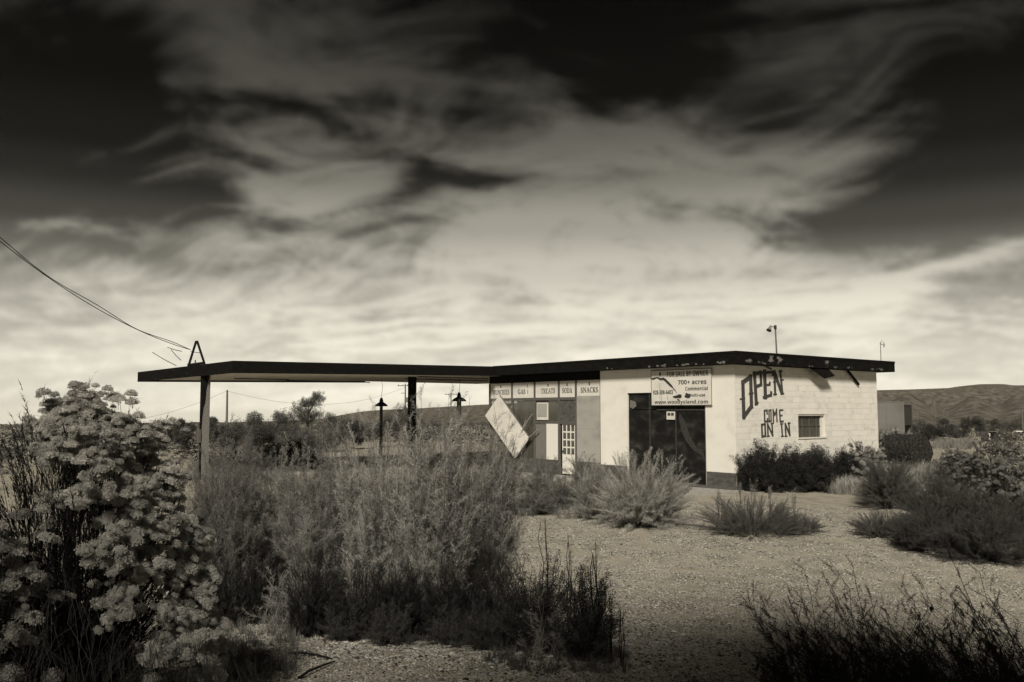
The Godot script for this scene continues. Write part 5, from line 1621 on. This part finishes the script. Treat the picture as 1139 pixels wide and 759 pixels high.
	bush("rabbitbrush", p, {"tall": rises_to(p, 488.0), "wide": 56.0 / F * -p.z, "stems": 156, "sprigs": 8, "kind": "slim", "fat": 1.5, "size": 0.4, "light": 0.06, "from": 0.2, "spread": 0.5, "heads": 3, "head_size": 0.07, "head_spread": 1.5, "head_light": 0.28, "head_low": 0.05, "low": 0.05, "thick": 0.007, "seed": 134},
		"flowering rabbitbrush standing at the far end of the painted wall", "rabbitbrush", "flowering rabbitbrushes")
	p = on_ground(994.0, 509.0)
	bush("rabbitbrush", p, {"tall": rises_to(p, 476.0), "wide": 48.0 / F * -p.z, "stems": 143, "sprigs": 8, "kind": "slim", "fat": 1.5, "size": 0.5, "light": 0.06, "from": 0.2, "spread": 0.5, "heads": 3, "head_size": 0.09, "head_light": 0.28, "head_low": 0.05, "low": 0.05, "thick": 0.008, "seed": 135},
		"flowering rabbitbrush in front of the box trailer's foot", "rabbitbrush", "flowering rabbitbrushes")
	for q in [[838, 566, 527, 0.5, 141], [824, 560, 535, 0.3, 142], [857, 566, 534, 0.3, 143], [884, 580, 540, 0.2, 144], [800, 575, 538, 0.2, 145]]:
		p = on_ground(q[0], q[1])
		bush("flower_stalk", p, {"tall": rises_to(p, q[2]), "wide": q[3], "stems": 5, "sprigs": 6, "kind": "leaves", "size": 0.055, "light": 0.20, "from": 0.5, "spread": 1.0, "thick": 0.006, "seed": q[4], "stem": M.stem, "low": 0.85},
			"thin pale seed stalk rising behind the low wide spiky bush", "stalk", "seed stalks behind the spiky bush")
	# ---- weeds before the shop front
	for q in [[566, 556, 505, 70, 151, 0.16], [604, 553, 508, 60, 152, 0.15], [628, 566, 540, 60, 153, 0.12], [590, 572, 548, 60, 154, 0.11], [648, 553, 505, 40, 155, 0.15]]:
		p = on_ground(q[0], q[1])
		bush("shop_weed", p, {"tall": rises_to(p, q[2]), "wide": q[3] / F * -p.z, "stems": 60, "sprigs": 5, "kind": "feather", "size": 0.42, "light": q[5], "from": 0.2, "spread": 0.9, "thick": 0.012, "seed": q[4], "stem": M.palestem, "low": 0.0, "flop": 1.0},
			"straggling pale weed growing before the lettered shop front", "weed", "weeds before the shop front")
	# ---- dry grass
	var rng := RandomNumberGenerator.new()
	rng.seed = 88
	var xf := [[], [], []]
	var col := [[], [], []]
	var patch := func(px0: float, px1: float, py0: float, py1: float, n: int, s: float, l: float) -> void:
		for i in n:
			var g := on_ground(rng.randf_range(px0, px1), rng.randf_range(py0, py1))
			var k := rng.randi() % 3
			var sz := s * rng.randf_range(0.5, 1.2)
			xf[k].append(Transform3D(Basis(Vector3.UP, rng.randf() * TAU).scaled(Vector3(sz, sz, sz)), g - Vector3(0, 0.01, 0)))
			col[k].append(tone(l * rng.randf_range(0.6, 1.4)))
	patch.call(985.0, 1100.0, 518.0, 545.0, 420, 0.55, 0.22)
	patch.call(918.0, 965.0, 540.0, 550.0, 130, 0.45, 0.30)
	patch.call(1040.0, 1085.0, 492.0, 500.0, 120, 0.6, 0.20)
	patch.call(200.0, 330.0, 505.0, 540.0, 260, 0.5, 0.16)
	patch.call(560.0, 660.0, 556.0, 578.0, 110, 0.3, 0.20)
	patch.call(700.0, 930.0, 575.0, 592.0, 60, 0.16, 0.16)
	patch.call(220.0, 330.0, 690.0, 758.0, 170, 0.16, 0.12)
	patch.call(540.0, 700.0, 715.0, 750.0, 120, 0.14, 0.08)
	var grass := Node3D.new()
	grass.name = "dry_grass"
	add_child(grass)
	tag(grass, "dry pale grass in patches over the yard", "grass", "", "stuff")
	for k in 3: cluster(grass, "tufts", sprig.grass[k], M.leafy, xf[k], col[k])

func gravel() -> void:
	# loose stones, densest near the front
	var rng := RandomNumberGenerator.new()
	rng.seed = 55
	var meshes := []
	for s in 3:
		var b := MB.new()
		var top := []
		var bot := []
		var n := 6
		for k in n:
			var a := TAU * k / n
			top.append(Vector3(cos(a) * rng.randf_range(0.45, 0.8), rng.randf_range(0.25, 0.5), sin(a) * rng.randf_range(0.45, 0.8)))
			bot.append(Vector3(cos(a) * rng.randf_range(0.8, 1.1), -0.2, sin(a) * rng.randf_range(0.8, 1.1)))
		var c := Vector3(rng.randf_range(-0.2, 0.2), 0.6, rng.randf_range(-0.2, 0.2))
		for k in n:
			b.tri(c, top[(k + 1) % n], top[k])
			b.quad(top[k], top[(k + 1) % n], bot[(k + 1) % n], bot[k])
		meshes.append(b.mesh())
	var xf := [[], [], []]
	var col := [[], [], []]
	for i in 210000:
		var d := 3.6 + 22.0 * pow(rng.randf(), 1.35)
		var a := deg_to_rad(rng.randf_range(-33.0, 33.0))
		var x := d * sin(a)
		var z := -d * cos(a)
		var s := rng.randf_range(0.0035, 0.0095) * (1.0 + d * 0.035)
		if d < 9.0 and rng.randf() < 0.04: s *= 2.0
		var k := i % 3
		xf[k].append(Transform3D(Basis(Vector3.UP, rng.randf() * TAU).scaled(Vector3(s * rng.randf_range(0.8, 1.5), s * rng.randf_range(0.6, 1.1), s)), Vector3(x, ground(x, z) + s * 0.12, z)))
		col[k].append(tone(lerpf(0.02, 0.50, pow(rng.randf(), 1.4))))
	var g := Node3D.new()
	g.name = "gravel"
	add_child(g)
	tag(g, "loose gravel stones strewn over the yard", "gravel", "", "stuff")
	for k in 3: cluster(g, "stones", meshes[k], M.stone, xf[k], col[k])
